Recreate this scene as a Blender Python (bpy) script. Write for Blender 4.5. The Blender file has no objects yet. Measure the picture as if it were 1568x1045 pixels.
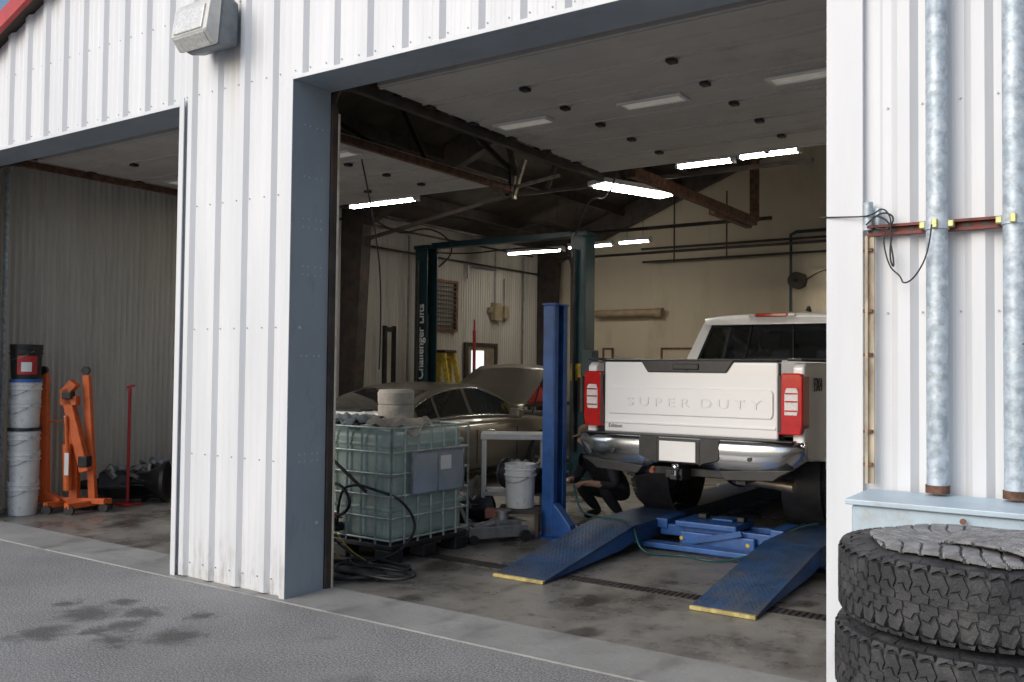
import bpy, bmesh, math, random
from mathutils import Vector, Matrix
random.seed(7)
sc=bpy.context.scene
rad=math.radians
# ------------------------------------------------------------ helpers
def link(o,parent=None):
    sc.collection.objects.link(o)
    if parent: o.parent=parent
    return o
def group(name,loc=(0,0,0),rz=0):
    e=bpy.data.objects.new(name,None); e.empty_display_size=.1
    e.location=loc; e.rotation_euler=(0,0,rz)
    return link(e)
def mk(name,verts,faces,mat,parent=None,smooth=False,bevel=0,seg=2,solid=0,sub=0,ang=35):
    me=bpy.data.meshes.new(name); me.from_pydata([tuple(v) for v in verts],[],faces)
    bm=bmesh.new(); bm.from_mesh(me); bmesh.ops.recalc_face_normals(bm,faces=bm.faces); bm.to_mesh(me); bm.free()
    o=bpy.data.objects.new(name,me); link(o,parent)
    if mat: me.materials.append(mat)
    if smooth:
        me.shade_smooth(); me.set_sharp_from_angle(angle=rad(ang))
    if solid:
        m=o.modifiers.new('s','SOLIDIFY'); m.thickness=solid; m.offset=0
    if bevel:
        m=o.modifiers.new('b','BEVEL'); m.width=bevel; m.segments=seg; m.limit_method='ANGLE'
    if sub:
        m=o.modifiers.new('u','SUBSURF'); m.levels=sub; m.render_levels=sub
    return o
BF=[(0,1,2,3),(7,6,5,4),(0,4,5,1),(1,5,6,2),(2,6,7,3),(3,7,4,0)]
def bv(a,b):
    x0,y0,z0=a;x1,y1,z1=b
    return [(x0,y0,z0),(x1,y0,z0),(x1,y1,z0),(x0,y1,z0),(x0,y0,z1),(x1,y0,z1),(x1,y1,z1),(x0,y1,z1)]
def boxes(name,L,mat,parent=None,bevel=0,seg=2):
    V=[];F=[]
    for a,b in L:
        n=len(V); V+=bv(a,b); F+=[tuple(i+n for i in f) for f in BF]
    return mk(name,V,F,mat,parent,bevel=bevel,seg=seg)
def box(name,a,b,mat,parent=None,bevel=0,seg=2): return boxes(name,[(a,b)],mat,parent,bevel,seg)
def frame(d):
    d=Vector(d).normalized(); up=Vector((0,0,1)) if abs(d.z)<.95 else Vector((1,0,0))
    x=d.cross(up).normalized(); y=d.cross(x).normalized(); return x,y
def cyls(name,L,mat,parent=None,n=14,smooth=True):
    V=[];F=[]
    for it in L:
        p1,p2,r=it[:3]; r2=it[3] if len(it)>3 else r
        p1=Vector(p1);p2=Vector(p2); x,y=frame(p2-p1); k=len(V)
        for p,rr in((p1,r),(p2,r2)):
            for i in range(n):
                a=2*math.pi*i/n; V.append(p+x*math.cos(a)*rr+y*math.sin(a)*rr)
        for i in range(n): F.append((k+i,k+(i+1)%n,k+n+(i+1)%n,k+n+i))
        F.append(tuple(k+i for i in range(n))); F.append(tuple(k+n+i for i in range(n)))
    return mk(name,V,F,mat,parent,smooth=smooth)
def cyl(name,p1,p2,r,mat,parent=None,r2=None,n=16): return cyls(name,[(p1,p2,r,r if r2 is None else r2)],mat,parent,n)
def bars(name,L,w,h,mat,parent=None,bevel=0):
    V=[];F=[]
    for it in L:
        p1,p2=Vector(it[0]),Vector(it[1]); ww=it[2] if len(it)>2 else w; hh=it[3] if len(it)>3 else h
        x,y=frame(p2-p1); k=len(V)
        for p in(p1,p2):
            for a,b in((-1,-1),(1,-1),(1,1),(-1,1)): V.append(p+x*a*ww/2+y*b*hh/2)
        F+=[tuple(i+k for i in f) for f in BF]
    return mk(name,V,F,mat,parent,bevel=bevel)
def lathe(name,prof,o,axis,mat,parent=None,n=32,smooth=True,ang=35,closed=False):
    V=[];F=[];m=len(prof); o=Vector(o)
    for i in range(n):
        a=2*math.pi*i/n; c,s=math.cos(a),math.sin(a)
        for r,h in prof:
            V.append(o+Vector({'z':(r*c,r*s,h),'x':(h,r*c,r*s),'y':(r*s,h,r*c)}[axis]))
    for i in range(n):
        j=(i+1)%n
        for k in range(m if closed else m-1):
            k2=(k+1)%m
            F.append((i*m+k,j*m+k,j*m+k2,i*m+k2))
    return mk(name,V,F,mat,parent,smooth=smooth,ang=ang)
def prism(name,poly,axis,a0,a1,mat,parent=None,bevel=0,seg=2):
    V=[]
    for a in(a0,a1):
        for p,q in poly: V.append({'x':(a,p,q),'y':(p,a,q),'z':(p,q,a)}[axis])
    n=len(poly); F=[tuple(range(n)),tuple(range(n,2*n))]+[(i,(i+1)%n,n+(i+1)%n,n+i) for i in range(n)]
    return mk(name,V,F,mat,parent,bevel=bevel,seg=seg)
def loft(name,secs,mat,parent=None,closed=True,caps=True,smooth=True,ang=40,bevel=0,solid=0,sub=0):
    V=[p for s in secs for p in s]; m=len(secs[0]); F=[]
    for i in range(len(secs)-1):
        for k in range(m if closed else m-1):
            k2=(k+1)%m; F.append((i*m+k,i*m+k2,(i+1)*m+k2,(i+1)*m+k))
    if caps and closed:
        F.append(tuple(range(m))); F.append(tuple((len(secs)-1)*m+k for k in range(m)))
    return mk(name,V,F,mat,parent,smooth=smooth,ang=ang,bevel=bevel,solid=solid,sub=sub)
def tube(name,pts,r,mat,parent=None,smooth=True,cyc=False):
    cu=bpy.data.curves.new(name,'CURVE'); cu.dimensions='3D'; cu.bevel_depth=r; cu.bevel_resolution=2
    if smooth:
        s=cu.splines.new('NURBS'); s.points.add(len(pts)-1)
        for p,q in zip(s.points,pts): p.co=(*q,1)
        s.order_u=3; s.use_endpoint_u=True; s.use_cyclic_u=cyc; s.resolution_u=6
    else:
        s=cu.splines.new('POLY'); s.points.add(len(pts)-1)
        for p,q in zip(s.points,pts): p.co=(*q,1)
        s.use_cyclic_u=cyc
    cu.use_fill_caps=True; cu.materials.append(mat)
    return link(bpy.data.objects.new(name,cu),parent)
def text(name,body,size,loc,rot,mat,parent=None,ext=.003,bold=0):
    cu=bpy.data.curves.new(name,'FONT'); cu.body=body; cu.size=size; cu.extrude=ext; cu.align_x='CENTER'; cu.align_y='CENTER'; cu.offset=bold
    cu.materials.append(mat); o=bpy.data.objects.new(name,cu); o.location=loc; o.rotation_euler=rot
    return link(o,parent)
# ------------------------------------------------------------ materials
class NT:
    def __init__(s,name):
        s.m=bpy.data.materials.new(name); s.m.use_nodes=True; s.t=s.m.node_tree; s.b=s.t.nodes['Principled BSDF']
        s.tc=s.t.nodes.new('ShaderNodeTexCoord')
    def n(s,t): return s.t.nodes.new('ShaderNode'+t)
    def l(s,a,b): s.t.links.new(a,b)
    def noise(s,scale,detail=6,stretch=None,rough=.6,src=None):
        nz=s.n('TexNoise'); nz.inputs['Scale'].default_value=scale; nz.inputs['Detail'].default_value=detail; nz.inputs['Roughness'].default_value=rough
        v=src or s.tc.outputs['Object']
        if stretch:
            mp=s.n('Mapping'); mp.inputs['Scale'].default_value=stretch; s.l(v,mp.inputs[0]); v=mp.outputs[0]
        s.l(v,nz.inputs['Vector']); return nz.outputs[0]
    def ramp(s,v,a,b,o0=0,o1=1):
        r=s.n('MapRange'); r.interpolation_type='SMOOTHSTEP'
        for i,x in enumerate((a,b,o0,o1)): r.inputs[i+1].default_value=x
        s.l(v,r.inputs[0]); return r.outputs[0]
    def mix(s,f,a,b,mode='MIX'):
        m=s.n('Mix'); m.data_type='RGBA'; m.blend_type=mode
        for i,x in((0,f),(6,a),(7,b)):
            if hasattr(x,'is_linked'): s.l(x,m.inputs[i])
            elif i==0: m.inputs[0].default_value=x
            else: m.inputs[i].default_value=(*x[:3],1)
        return m.outputs[2]
    def math(s,op,a,b=None):
        m=s.n('Math'); m.operation=op
        for i,x in enumerate((a,b)):
            if x is None: continue
            if hasattr(x,'is_linked'): s.l(x,m.inputs[i])
            else: m.inputs[i].default_value=x
        return m.outputs[0]
    def bump(s,h,st,dist=.01):
        b=s.n('Bump'); b.inputs['Strength'].default_value=st; b.inputs['Distance'].default_value=dist
        s.l(h,b.inputs['Height']); s.l(b.outputs[0],s.b.inputs['Normal'])
    def base(s,c): s.l(c,s.b.inputs['Base Color'])
    def set(s,rough=.5,metal=0,spec=.5):
        s.b.inputs['Roughness'].default_value=rough; s.b.inputs['Metallic'].default_value=metal; s.b.inputs['Specular IOR Level'].default_value=spec
def M(name,col,rough=.5,metal=0,var=.15,scale=6,bump=0,bscale=60,dirt=None,damt=.4,dscale=3,stretch=None,spec=.5,coat=0,em=0):
    t=NT(name); t.set(rough,metal,spec)
    f=t.noise(scale,3,stretch)
    c=t.mix(t.ramp(f,.3,.7),[x*(1-var) for x in col],[min(1,x*(1+var)) for x in col])
    if dirt:
        g=t.noise(dscale,5,stretch,.7); c=t.mix(t.ramp(g,.62-damt*.3,.72,0,damt+.2),c,dirt)
    t.base(c)
    if bump: t.bump(t.noise(bscale,2),bump)
    if coat: t.b.inputs['Coat Weight'].default_value=coat; t.b.inputs['Coat Roughness'].default_value=.05
    if em: t.b.inputs['Emission Color'].default_value=(*col,1); t.b.inputs['Emission Strength'].default_value=em
    return t.m
def emis(name,col,s):
    m=bpy.data.materials.new(name); m.use_nodes=True; b=m.node_tree.nodes['Principled BSDF']
    b.inputs['Base Color'].default_value=(.8,.8,.8,1); b.inputs['Emission Color'].default_value=(*col,1); b.inputs['Emission Strength'].default_value=s
    return m
def glass(name,tint,mixf=.15):
    m=bpy.data.materials.new(name); m.use_nodes=True; t=m.node_tree; t.nodes.clear()
    o=t.nodes.new('ShaderNodeOutputMaterial'); mx=t.nodes.new('ShaderNodeMixShader'); tr=t.nodes.new('ShaderNodeBsdfTransparent'); gl=t.nodes.new('ShaderNodeBsdfGlossy')
    fr=t.nodes.new('ShaderNodeFresnel'); fr.inputs[0].default_value=1.6
    ad=t.nodes.new('ShaderNodeMath'); ad.operation='ADD'; ad.inputs[1].default_value=mixf; ad.use_clamp=True
    tr.inputs[0].default_value=(*tint,1); gl.inputs['Roughness'].default_value=.03; gl.inputs[0].default_value=(.85,.9,.95,1)
    t.links.new(fr.outputs[0],ad.inputs[0]); t.links.new(ad.outputs[0],mx.inputs[0]); t.links.new(tr.outputs[0],mx.inputs[1]); t.links.new(gl.outputs[0],mx.inputs[2]); t.links.new(mx.outputs[0],o.inputs[0])
    return m
def wallmat():
    t=NT('white_wall_panel'); t.set(.42)
    f=t.noise(1.2,5,(3,3,.35)); c=t.mix(t.ramp(f,.3,.75),(.62,.64,.67),(.71,.725,.75))
    sp=t.n('SeparateXYZ'); t.l(t.tc.outputs['Object'],sp.inputs[0])
    low=t.ramp(sp.outputs[2],0,.55,1,0); nz=t.noise(9,7,(1,1,.25),.7)
    c=t.mix(t.math('MULTIPLY',low,t.ramp(nz,.42,.7,.05,.8)),c,(.30,.28,.25))
    st=t.noise(5,6,(6,6,.12),.7); c=t.mix(t.ramp(st,.60,.8,0,.25),c,(.42,.38,.32))
    sc_=t.noise(26,3,(1,1,.8)); c=t.mix(t.ramp(sc_,.72,.78,0,.35),c,(.35,.33,.3))
    dx=t.math('ABSOLUTE',t.math('SUBTRACT',sp.outputs[0],-5.55)); a=t.ramp(dx,.0,.12,1,0); b=t.ramp(sp.outputs[2],3.2,4.1,0,1)
    c=t.mix(t.math('MULTIPLY',t.math('MULTIPLY',a,b),t.ramp(st,.35,.65,.15,.5)),c,(.50,.38,.22))
    t.base(c); t.bump(t.noise(3,3,(1,1,.4)),.25,.02); return t.m
W=wallmat()
def asphalt():
    t=NT('asphalt_surface'); t.set(.85)
    g=t.noise(75,4,None,.8); m=t.noise(2.2,8,None,.7); big=t.noise(.5,5)
    v=t.n('TexVoronoi'); v.inputs['Scale'].default_value=60; t.l(t.tc.outputs['Object'],v.inputs['Vector'])
    c=t.mix(t.ramp(g,.34,.66),(.085,.085,.088),(.53,.525,.52))
    c=t.mix(t.ramp(v.outputs['Distance'],.0,.35,.4,0),c,(.66,.65,.64))
    c=t.mix(t.ramp(m,.35,.7,.0,.45),c,(.38,.37,.36))
    c=t.mix(t.ramp(big,.4,.65,0,.35),c,(.17,.168,.168))
    acc=None; dn=t.noise(7,5,None,.7)
    for (x,y,r) in((-5.72,-.72,.13),(-5.38,-.80,.17),(-5.62,-1.02,.24),(-5.2,-1.04,.17),(-5.0,-.62,.12),(-5.25,-1.2,.12),(-4.75,-1.0,.22),(-5.45,-1.42,.22),(-4.95,-1.25,.16),(-6.0,-.95,.12),(-2.9,-.85,.35),(-3.3,-1.0,.22),(-6.6,-1.4,.25),(-4.0,-.5,.1)):
        d=t.n('VectorMath'); d.operation='DISTANCE'; t.l(t.tc.outputs['Object'],d.inputs[0]); d.inputs[1].default_value=(x,y,0)
        k=t.math('ADD',d.outputs['Value'],t.math('MULTIPLY',t.math('SUBTRACT',dn,.5),.45))
        s=t.ramp(k,r*.25,r*1.1,1 if x<-4.3 and x>-6.5 else .4,0)
        acc=s if acc is None else t.math('MAXIMUM',acc,s)
    c=t.mix(t.math('MULTIPLY',acc,.70),c,(.06,.055,.052))
    t.base(c); t.bump(g,.9,.014); return t.m
def concrete(name,ca,cb,stain,sa,rough):
    t=NT(name)
    a=t.noise(1.3,9,None,.68); b=t.noise(5,8,None,.75); c0=t.noise(60,3)
    c=t.mix(t.ramp(a,.32,.68),ca,cb); c=t.mix(t.ramp(b,.50,.70,0,sa),c,stain)
    c=t.mix(t.ramp(c0,.3,.7,0,.25),c,[x*.6 for x in ca])
    s3=t.noise(2.2,4,(1,.5,1),.5); c=t.mix(t.ramp(s3,.54,.68,0,sa),c,[x*.5 for x in stain])
    t.base(c); t.l(t.ramp(a,.35,.65,rough-.22,rough+.12),t.b.inputs['Roughness']); t.bump(b,.12,.01); return t.m
ASP=asphalt(); CON=concrete('floor_concrete',(.13,.123,.113),(.27,.26,.24),(.06,.05,.04),.85,.42); APR=concrete('lit_apron_concrete',(.27,.27,.262),(.36,.36,.35),(.18,.175,.165),.5,.75)  # APR is paler: outside light on the doorway strip is painted into it
LINER=M('corrugated_liner',(.60,.57,.52),.55,0,.08,2,dirt=(.36,.32,.26),damt=.25,dscale=1.5,stretch=(3,3,.3))
BEIGE=M('beige_wall',(.60,.53,.41),.6,0,.06,.8,dirt=(.38,.32,.22),damt=.35,dscale=.8,stretch=(1,1,.3))
ROOFIN=M('roof_underside',(.075,.063,.052),.8,0,.3,2)
STEEL=M('dark_steel',(.06,.05,.046),.55,.2,.3,5,dirt=(.14,.07,.04),damt=.4)
RUST=M('rusty_steel',(.17,.085,.055),.7,.3,.4,14,dirt=(.05,.03,.025),damt=.5,bump=.3)
JAMB=M('grey_blue_jamb',(.35,.41,.47),.5,.1,.08,3,dirt=(.23,.27,.31),damt=.35,dscale=6,bump=.1,bscale=25,stretch=(1,1,.4))
GALV=M('galvanized',(.42,.49,.55),.5,.25,.25,22,bump=.15,bscale=40,dirt=(.70,.75,.80),damt=.6,dscale=16)
GALVD=M('galvanized_dark',(.30,.31,.32),.45,.6,.2,10)
DOORP=M('door_panel',(.60,.57,.53),.5,0,.06,1.5,dirt=(.36,.31,.25),damt=.3,dscale=2)
BLK=M('black_plastic',(.022,.022,.024),.45,0,.3,8)
BLKM=M('black_metal',(.03,.03,.032),.4,.4,.3,8)
RUB=M('tire_rubber',(.038,.039,.042),.7,0,.3,9,dirt=(.10,.098,.095),damt=.5,dscale=9,bump=.35,bscale=120)
WHT=M('white_car_paint',(.87,.875,.89),.25,0,.01,2,coat=.6)
EMB=M('embossed_shade_paint',(.78,.785,.80),.3,0,.02,2,coat=.4)  # same white paint, greyed to put the letters' relief shade into the colour
CHR=M('chrome',(.74,.76,.79),.18,1,.05,4)
REDG=M('red_lens',(.50,.012,.012),.12,0,.15,12,coat=1)
WLENS=M('clear_lens',(.75,.72,.72),.12,0,.1,30,coat=1)
PLATE=M('white_plate',(.8,.8,.8),.4,0,.03,5)
GLS=glass('tinted_glass',(.72,.76,.78),.06); GLD=glass('dark_glass',(.10,.11,.12),.12)
BLUE=M('blue_paint',(.03,.11,.34),.38,0,.2,6,dirt=(.05,.06,.08),damt=.35,dscale=5)
BLUED=M('blue_worn_plate',(.025,.08,.20),.42,.3,.3,5,dirt=(.10,.105,.115),damt=.8,dscale=3.0,bump=.5,bscale=70)
BLUEP=M('blue_tread_ridges',(.05,.10,.19),.4,.4,.4,9)
TEAL=M('teal_paint',(.013,.044,.056),.35,0,.2,5)
YEL=M('yellow_paint',(.60,.44,.05),.5,0,.2,12,dirt=(.15,.12,.06),damt=.5,dscale=14)
YELW=M('worn_yellow_edge',(.46,.38,.14),.6,0,.3,14,dirt=(.14,.11,.07),damt=.6,dscale=12)
ORG=M('orange_paint',(.72,.14,.03),.38,0,.15,6,dirt=(.12,.05,.03),damt=.3,dscale=8)
RED=M('red_paint',(.45,.03,.03),.4,0,.15,6)
BUCK=M('white_bucket_plastic',(.74,.75,.74),.4,0,.08,6,dirt=(.3,.28,.25),damt=.3,dscale=8)
BRZ=M('bronze_car_paint',(.20,.18,.15),.28,.55,.02,2,coat=.7)
TOTE=M('tote_plastic',(.42,.52,.47),.3,0,.15,2.5,dirt=(.27,.35,.31),damt=.45,dscale=3,coat=.2)
RAG=M('rag',(.42,.37,.30),.9,0,.25,9,bump=.5,bscale=30)
LIT=emis('lit_tube',(1,.93,.80),40); LITHI=emis('lit_panel',(1,.93,.80),26)
SEAT=M('seat_fabric',(.05,.05,.055),.8,0,.2,8)
# ------------------------------------------------------------ dimensions
XL,XR,YB=-10.4,4.6,12.2
DX0,DX1=-4.88,-1.18; LX0,LX1=-9.8,-6.14; DH=3.66; RX=-3.0
def zr(x): return 4.12+.36*((x+10.5) if x<RX else (2*RX-x+10.5))
mk('asphalt_ground',[(-300,-300,0),(300,-300,0),(300,300,0),(-300,300,0)],[(0,1,2,3)],ASP)
bl=group('garage_building')
box('floor_slab',(XL,.42,-.1),(XR,YB,.006),CON,bl)
box('lit_door_apron',(XL,-.08,-.1),(XR,.417,.010),APR,bl)
P0=-5.425;PT=.305
def ribh():
    pts=[]
    for k in range(-20,40):
        xc=P0+k*PT
        pts+=[(xc-.058,0),(xc-.026,.030),(xc+.026,.030),(xc+.058,0)]
        for o in(.115,.19): pts+=[(xc+o-.020,0),(xc+o-.008,.0028),(xc+o+.008,.0028),(xc+o+.020,0)]
    return pts
RP=ribh()
def ribbed(name,x0,x1,z0,z1f,y=0):
    def h(x):
        for (a,ha),(b,hb) in zip(RP,RP[1:]):
            if a<=x<=b: return ha+(hb-ha)*(x-a)/(b-a) if b>a else ha
        return 0
    P=[(x0,h(x0))]+[p for p in RP if x0+1e-4<p[0]<x1-1e-4]+[(x1,h(x1))]
    if x0<RX<x1: P.append((RX,h(RX))); P.sort()
    V=[];F=[]
    for x,hh in P: V+=[(x,y-hh,z0),(x,y-hh,z1f(x))]
    for i in range(len(P)-1): F.append((2*i,2*i+2,2*i+3,2*i+1))
    return mk(name,V,F,W,bl,solid=0)
ribbed('header_panel_left',XL-.1,LX1,DH,zr)
ribbed('column_panel',LX1,DX0,.02,zr)
ribbed('header_panel_right',DX0,DX1,DH,zr)
ribbed('right_wall_panel',DX1,XR,.02,zr)
ribbed('left_pier_panel',XL-.1,LX0,.02,lambda x:DH)
box('column_core',(LX1+.003,.004,0),(DX0-.003,.30,DH+.35),LINER,bl)
box('right_core',(DX1+.003,.004,0),(XR,.30,4.0),LINER,bl)
box('left_core',(XL,.004,0),(LX0-.003,.30,4.0),LINER,bl)
prism('header_core',[(XL,DH+.004),(XR,DH+.004),(XR,zr(XR)-.02),(RX,zr(RX)-.02),(XL,zr(XL)-.02)],'y',.302,.33,STEEL,bl)
boxes('header_soffit',[((LX0,-.030,DH-.012),(LX1,.335,DH-.002)),((DX0,-.030,DH-.012),(DX1,.335,DH-.002))],JAMB,bl)
boxes('header_trim',[((LX0,-.041,DH-.014),(LX1,-.033,DH+.012)),((DX0,-.041,DH-.014),(DX1,-.033,DH+.012))],W,bl)
boxes('jamb',[((DX0,-.030,.0),(DX0+.008,.33,DH-.013)),((LX1-.008,-.030,0),(LX1,.33,DH-.013)),((LX0,-.030,0),(LX0+.008,.33,DH-.013)),((DX1-.008,-.030,0),(DX1,.33,DH-.013))],JAMB,bl)
boxes('edge_trim',[((DX0-.045,-.040,0.01),(DX0+.009,-.033,DH-.015)),((LX1-.01,-.040,0.01),(LX1+.045,-.033,DH+.05)),((DX1-.01,-.042,0),(DX1+.15,-.033,5.5)),((DX1+.15,-.042,0),(DX1+.154,-.005,5.5))],W,bl)
L=[]
for z in(.95,1.0,1.7,2.28,2.34,2.62,2.68,2.98,3.35):
    for y in(.08,.13,.2,.25): L.append(((DX0+.008,y,z),(DX0+.011,y,z),.006))
L+=[((DX0+.0085,.255,.5),(DX0+.012,.255,.5),.012),((DX0+.0085,.06,1.9),(DX0+.012,.06,1.9),.012)]
cyls('jamb_bolts',L,W,bl,8)
L=[]
k=-16
while k<20:
    xc=P0+k*PT
    for dx in(.074,-.074):
        x=xc+dx
        for z in(.12,.95,1.9,2.85,DH+.06,4.35):
            if z<zr(x)-.1 and ((z>DH) or LX1+.05<x<DX0-.05 or x>DX1+.17): L.append(((x,-.001,z),(x,-.007,z),.005))
    k+=1
cyls('panel_screws',L,GALVD,bl,6)
for nm,xa,xb in(('roof_left_slope',XL-.25,RX),('roof_right_slope',RX,XR+.25)):
    prism(nm,[(xa,zr(xa)+.02),(xb,zr(xb)+.02),(xb,zr(xb)+.10),(xa,zr(xa)+.10)],'y',-.12,YB+.1,ROOFIN,bl)
for nm,xa,xb in(('fascia_left',XL-.3,RX),('fascia_right',RX,XR+.3)):
    prism(nm,[(xa,zr(xa)-.03),(xb,zr(xb)-.03),(xb,zr(xb)+.13),(xa,zr(xa)+.13)],'y',-.17,-.122,RED,bl)
V=[];F=[];n=int((YB-.3)/.0127)
for i in range(n+1):
    y=.3+i*.0127; x=XL+.018*math.cos(i*math.pi/3)
    V+=[(x,y,0),(x,y,zr(XL))]
for i in range(n): F.append((2*i,2*i+2,2*i+3,2*i+1))
mk('side_wall_liner',V,F,LINER,bl,smooth=True,ang=80)
box('side_wall_outer',(XL-.12,0.0,0),(XL-.03,YB,zr(XL)-.01),W,bl)
box('right_side_wall',(XR,0,0),(XR+.1,YB,zr(XR)-.01),LINER,bl)
prism('back_wall',[(XL,0),(XR,0),(XR,zr(XR)),(RX,zr(RX)),(XL,zr(XL))],'y',YB,YB+.1,BEIGE,bl)
boxes('back_wall_seams',[((XL+1.22*i,YB-.006,1.2),(XL+1.22*i+.03,YB,zr(XL+1.22*i)-.3)) for i in range(1,12)]+[((XL,YB-.012,2.42),(XR,YB-.007,2.45))],BEIGE,bl)
for y in(6.1,11.9):
    for xa,xb in((XL+.05,RX),(XR-.05,RX)):
        prism('rafter',[(xa,zr(xa)-.02),(xb,zr(xb)-.02),(xb,zr(xb)-.28),(xa,zr(xa)-.5)],'y',y-.08,y+.08,STEEL,bl)
    prism('frame_column',[(XL+.03,0),(XL+.3,0),(XL+.5,zr(XL)-.15),(XL+.03,zr(XL)-.02)],'y',y-.1,y+.1,STEEL,bl)
boxes('purlins',[((x,.33,zr(x)-.2),(x+.06,YB,zr(x)-.03)) for x in(-9.6,-8.4,-7.2,-6.0,-4.8,-3.6,-2.4,-1.2,0,1.2,2.4,3.6)],STEEL,bl)
L=[]
for x in(-9.4,-8.2,-7.0,-5.8,-4.6,-3.4):
    L+=[((x,3.4,zr(x)-.2),(x+.9,4.6,3.95)),((x+.9,4.6,3.95),(x+1.2,3.4,zr(x)-.1))]
L+=[((XL+.3,6.1,3.6),(-7.2,6.1,4.05)),((-7.2,6.1,4.05),(-3,6.1,4.05)),((-8.5,6.1,4.7),(-7.2,6.1,4.05)),((-6.6,6.1,4.05),(-6,6.1,5.5)),((-5.4,6.1,4.05),(-6,6.1,5.5)),((-4.6,6.1,4.05),(-4,6.1,6))]
bars('roof_bracing',L,.05,.05,STEEL,bl)
FROST=M('glowing_frosted_pane',(.80,.75,.66),.3,em=.14)  # weak emission stands in for room light coming through the door panes
def ohdoor(x0,x1,hx,wx):
    z=3.80; secs=[];lip=[];hin=[];fr=[];pn=[]
    for i in range(6):
        y=.78+i*.605
        secs.append(((x0+.05,y,z),(x1-.05,y+.592,z+.045)))
        lip+=[((x0+.05,y+.02,z-.010),(x1-.05,y+.05,z)),((x0+.05,y+.545,z-.010),(x1-.05,y+.575,z)),((x0+.05,y+.29,z-.004),(x1-.05,y+.31,z))]
        if i:
            for x in hx: hin.append(((x-.035,y-.045,z-.04),(x+.035,y+.035,z-.011)))
            for x in(x0+.06,x1-.12): hin.append(((x,y-.05,z-.03),(x+.06,y+.05,z-.011)))
    for x in wx:
        y=.78+2*.605+.15
        fr+=[((x-.28,y,z-.022),(x+.28,y+.03,z-.005)),((x-.28,y+.17,z-.022),(x+.28,y+.2,z-.005)),((x-.28,y+.03,z-.022),(x-.25,y+.17,z-.005)),((x+.25,y+.03,z-.022),(x+.28,y+.17,z-.005))]
        pn.append(((x-.25,y+.03,z-.011),(x+.25,y+.17,z-.006)))
    boxes('overhead_door_sections',secs,DOORP,bl,.006); boxes('overhead_door_ribs',lip,DOORP,bl)
    boxes('overhead_door_hinges',hin,BLKM,bl,.01); boxes('overhead_door_window_frames',fr,WHT,bl)
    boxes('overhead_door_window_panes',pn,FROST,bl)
    for x in(x0-.02,x1+.02):
        boxes('door_track',[((x-.03,.62,3.73),(x+.03,4.55,3.745)),((x-.03,.62,3.745),(x-.022,4.55,3.80)),((x+.022,.62,3.745),(x+.03,4.55,3.80)),((x-.02,.34,0),(x+.045,.39,3.55))],RUST if x<-5 else STEEL,bl)
        tube('door_track_curve',[(x,.37,3.5),(x,.38,3.66),(x,.48,3.74),(x,.64,3.75)],.028,STEEL,bl)
    cyls('torsion_shaft',[((x0-.1,.52,4.0),(x1+.1,.52,4.0),.016),((x0+.5,.52,4.0),(x0+1.5,.52,4.0),.04),((x1-1.5,.52,4.0),(x1-.5,.52,4.0),.04)],RUST,bl)
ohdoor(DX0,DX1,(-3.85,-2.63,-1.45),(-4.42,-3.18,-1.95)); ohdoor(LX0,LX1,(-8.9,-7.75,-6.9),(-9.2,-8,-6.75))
box('white_track_guard',(DX0-.02,.395,0),(DX0+.03,.41,3.5),M('dirty_white_paint',(.7,.65,.55),.6,0,.1,9,dirt=(.3,.2,.1)),bl)
bars('rusty_header_angle',[((LX0,.60,3.92),(LX1,.60,3.92)),((DX0,.60,3.93),(DX1,.60,3.93))],.06,.09,RUST,bl)
PANG=M('perforated_angle',(.42,.38,.30),.5,.5,.3,15)
bars('track_hangers',[((-4.9,3.2,3.75),(-4.9,3.2,5.6)),((-4.9,3.2,4.0),(-4.75,3.2,3.75)),((-6.1,4.5,3.75),(-6.1,4.5,5.2)),((-4.9,1.6,3.8),(-4.9,1.6,5)),((-4.9,4.5,3.75),(-4.9,4.5,5.6)),((-3.0,4.5,3.8),(-3.0,4.5,5.9)),((-1.2,4.5,3.75),(-1.2,4.5,5.6))],.04,.04,STEEL,bl)
bars('angle_bracket',[((-6.13,4.62,3.66),(-6.13,4.62,4.15)),((-6.13,4.62,3.80),(-5.5,4.62,3.88)),((-6.13,4.62,3.70),(-5.98,4.62,4.12))],.05,.03,PANG,bl)
bars('crane_rail',[((-4.7,4.9,3.88),(-4.7,9.0,3.88)),((-4.82,7.6,3.86),(-4.82,9.1,3.86)),((-4.7,9,3.88),(-4.7,9,5.5))],.09,.12,RUST,bl)
cyls('ceiling_pipes',[((-10.2,9.5,4.0),(-4.6,9.5,4.0),.03),((-8,11.9,4.0),(4,11.9,4.0),.022),((-8,11.95,3.75),(4,11.95,3.75),.02),((XL+.1,1,3.95),(XL+.1,11.5,3.95),.02),((XL+.08,6.5,3.6),(XL+.08,12,3.6),.018),((-9.9,5.2,4.05),(-9.9,11.8,4.05),.03),((-8.3,8.9,3.5),(-3.5,8.9,3.5),.022),((-6.9,11,3.6),(-6.9,11,4.8),.015),((-5.9,11,3.6),(-5.9,11,4.8),.015)],STEEL,bl,8)
tube('cable_loops',[(-9.9,5.6,4.1),(-9.2,6,3.75),(-8.6,6.6,4.0),(-8,7.2,3.7),(-7.3,7.3,3.9),(-7,7.4,3.7)],.012,BLK,bl)
tube('cable_loops_b',[(-9.6,5.2,4.2),(-9.5,6.2,3.6),(-9.2,6.8,3.9),(-8.9,7.2,3.5),(-9.5,7.4,3.3)],.014,BLK,bl)
tube('cable_loops_c',[(-5.0,5.2,4.3),(-5.3,5.6,3.7),(-5.9,6.0,3.9),(-6.4,6.6,3.5),(-6.8,7.2,3.6)],.012,BLK,bl)
tube('cable_drop',[(-6.05,1.9,3.6),(-6.1,2.2,2.9),(-6.4,2.6,2.2),(-6.7,2.9,1.6)],.008,BLK,bl)
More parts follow.
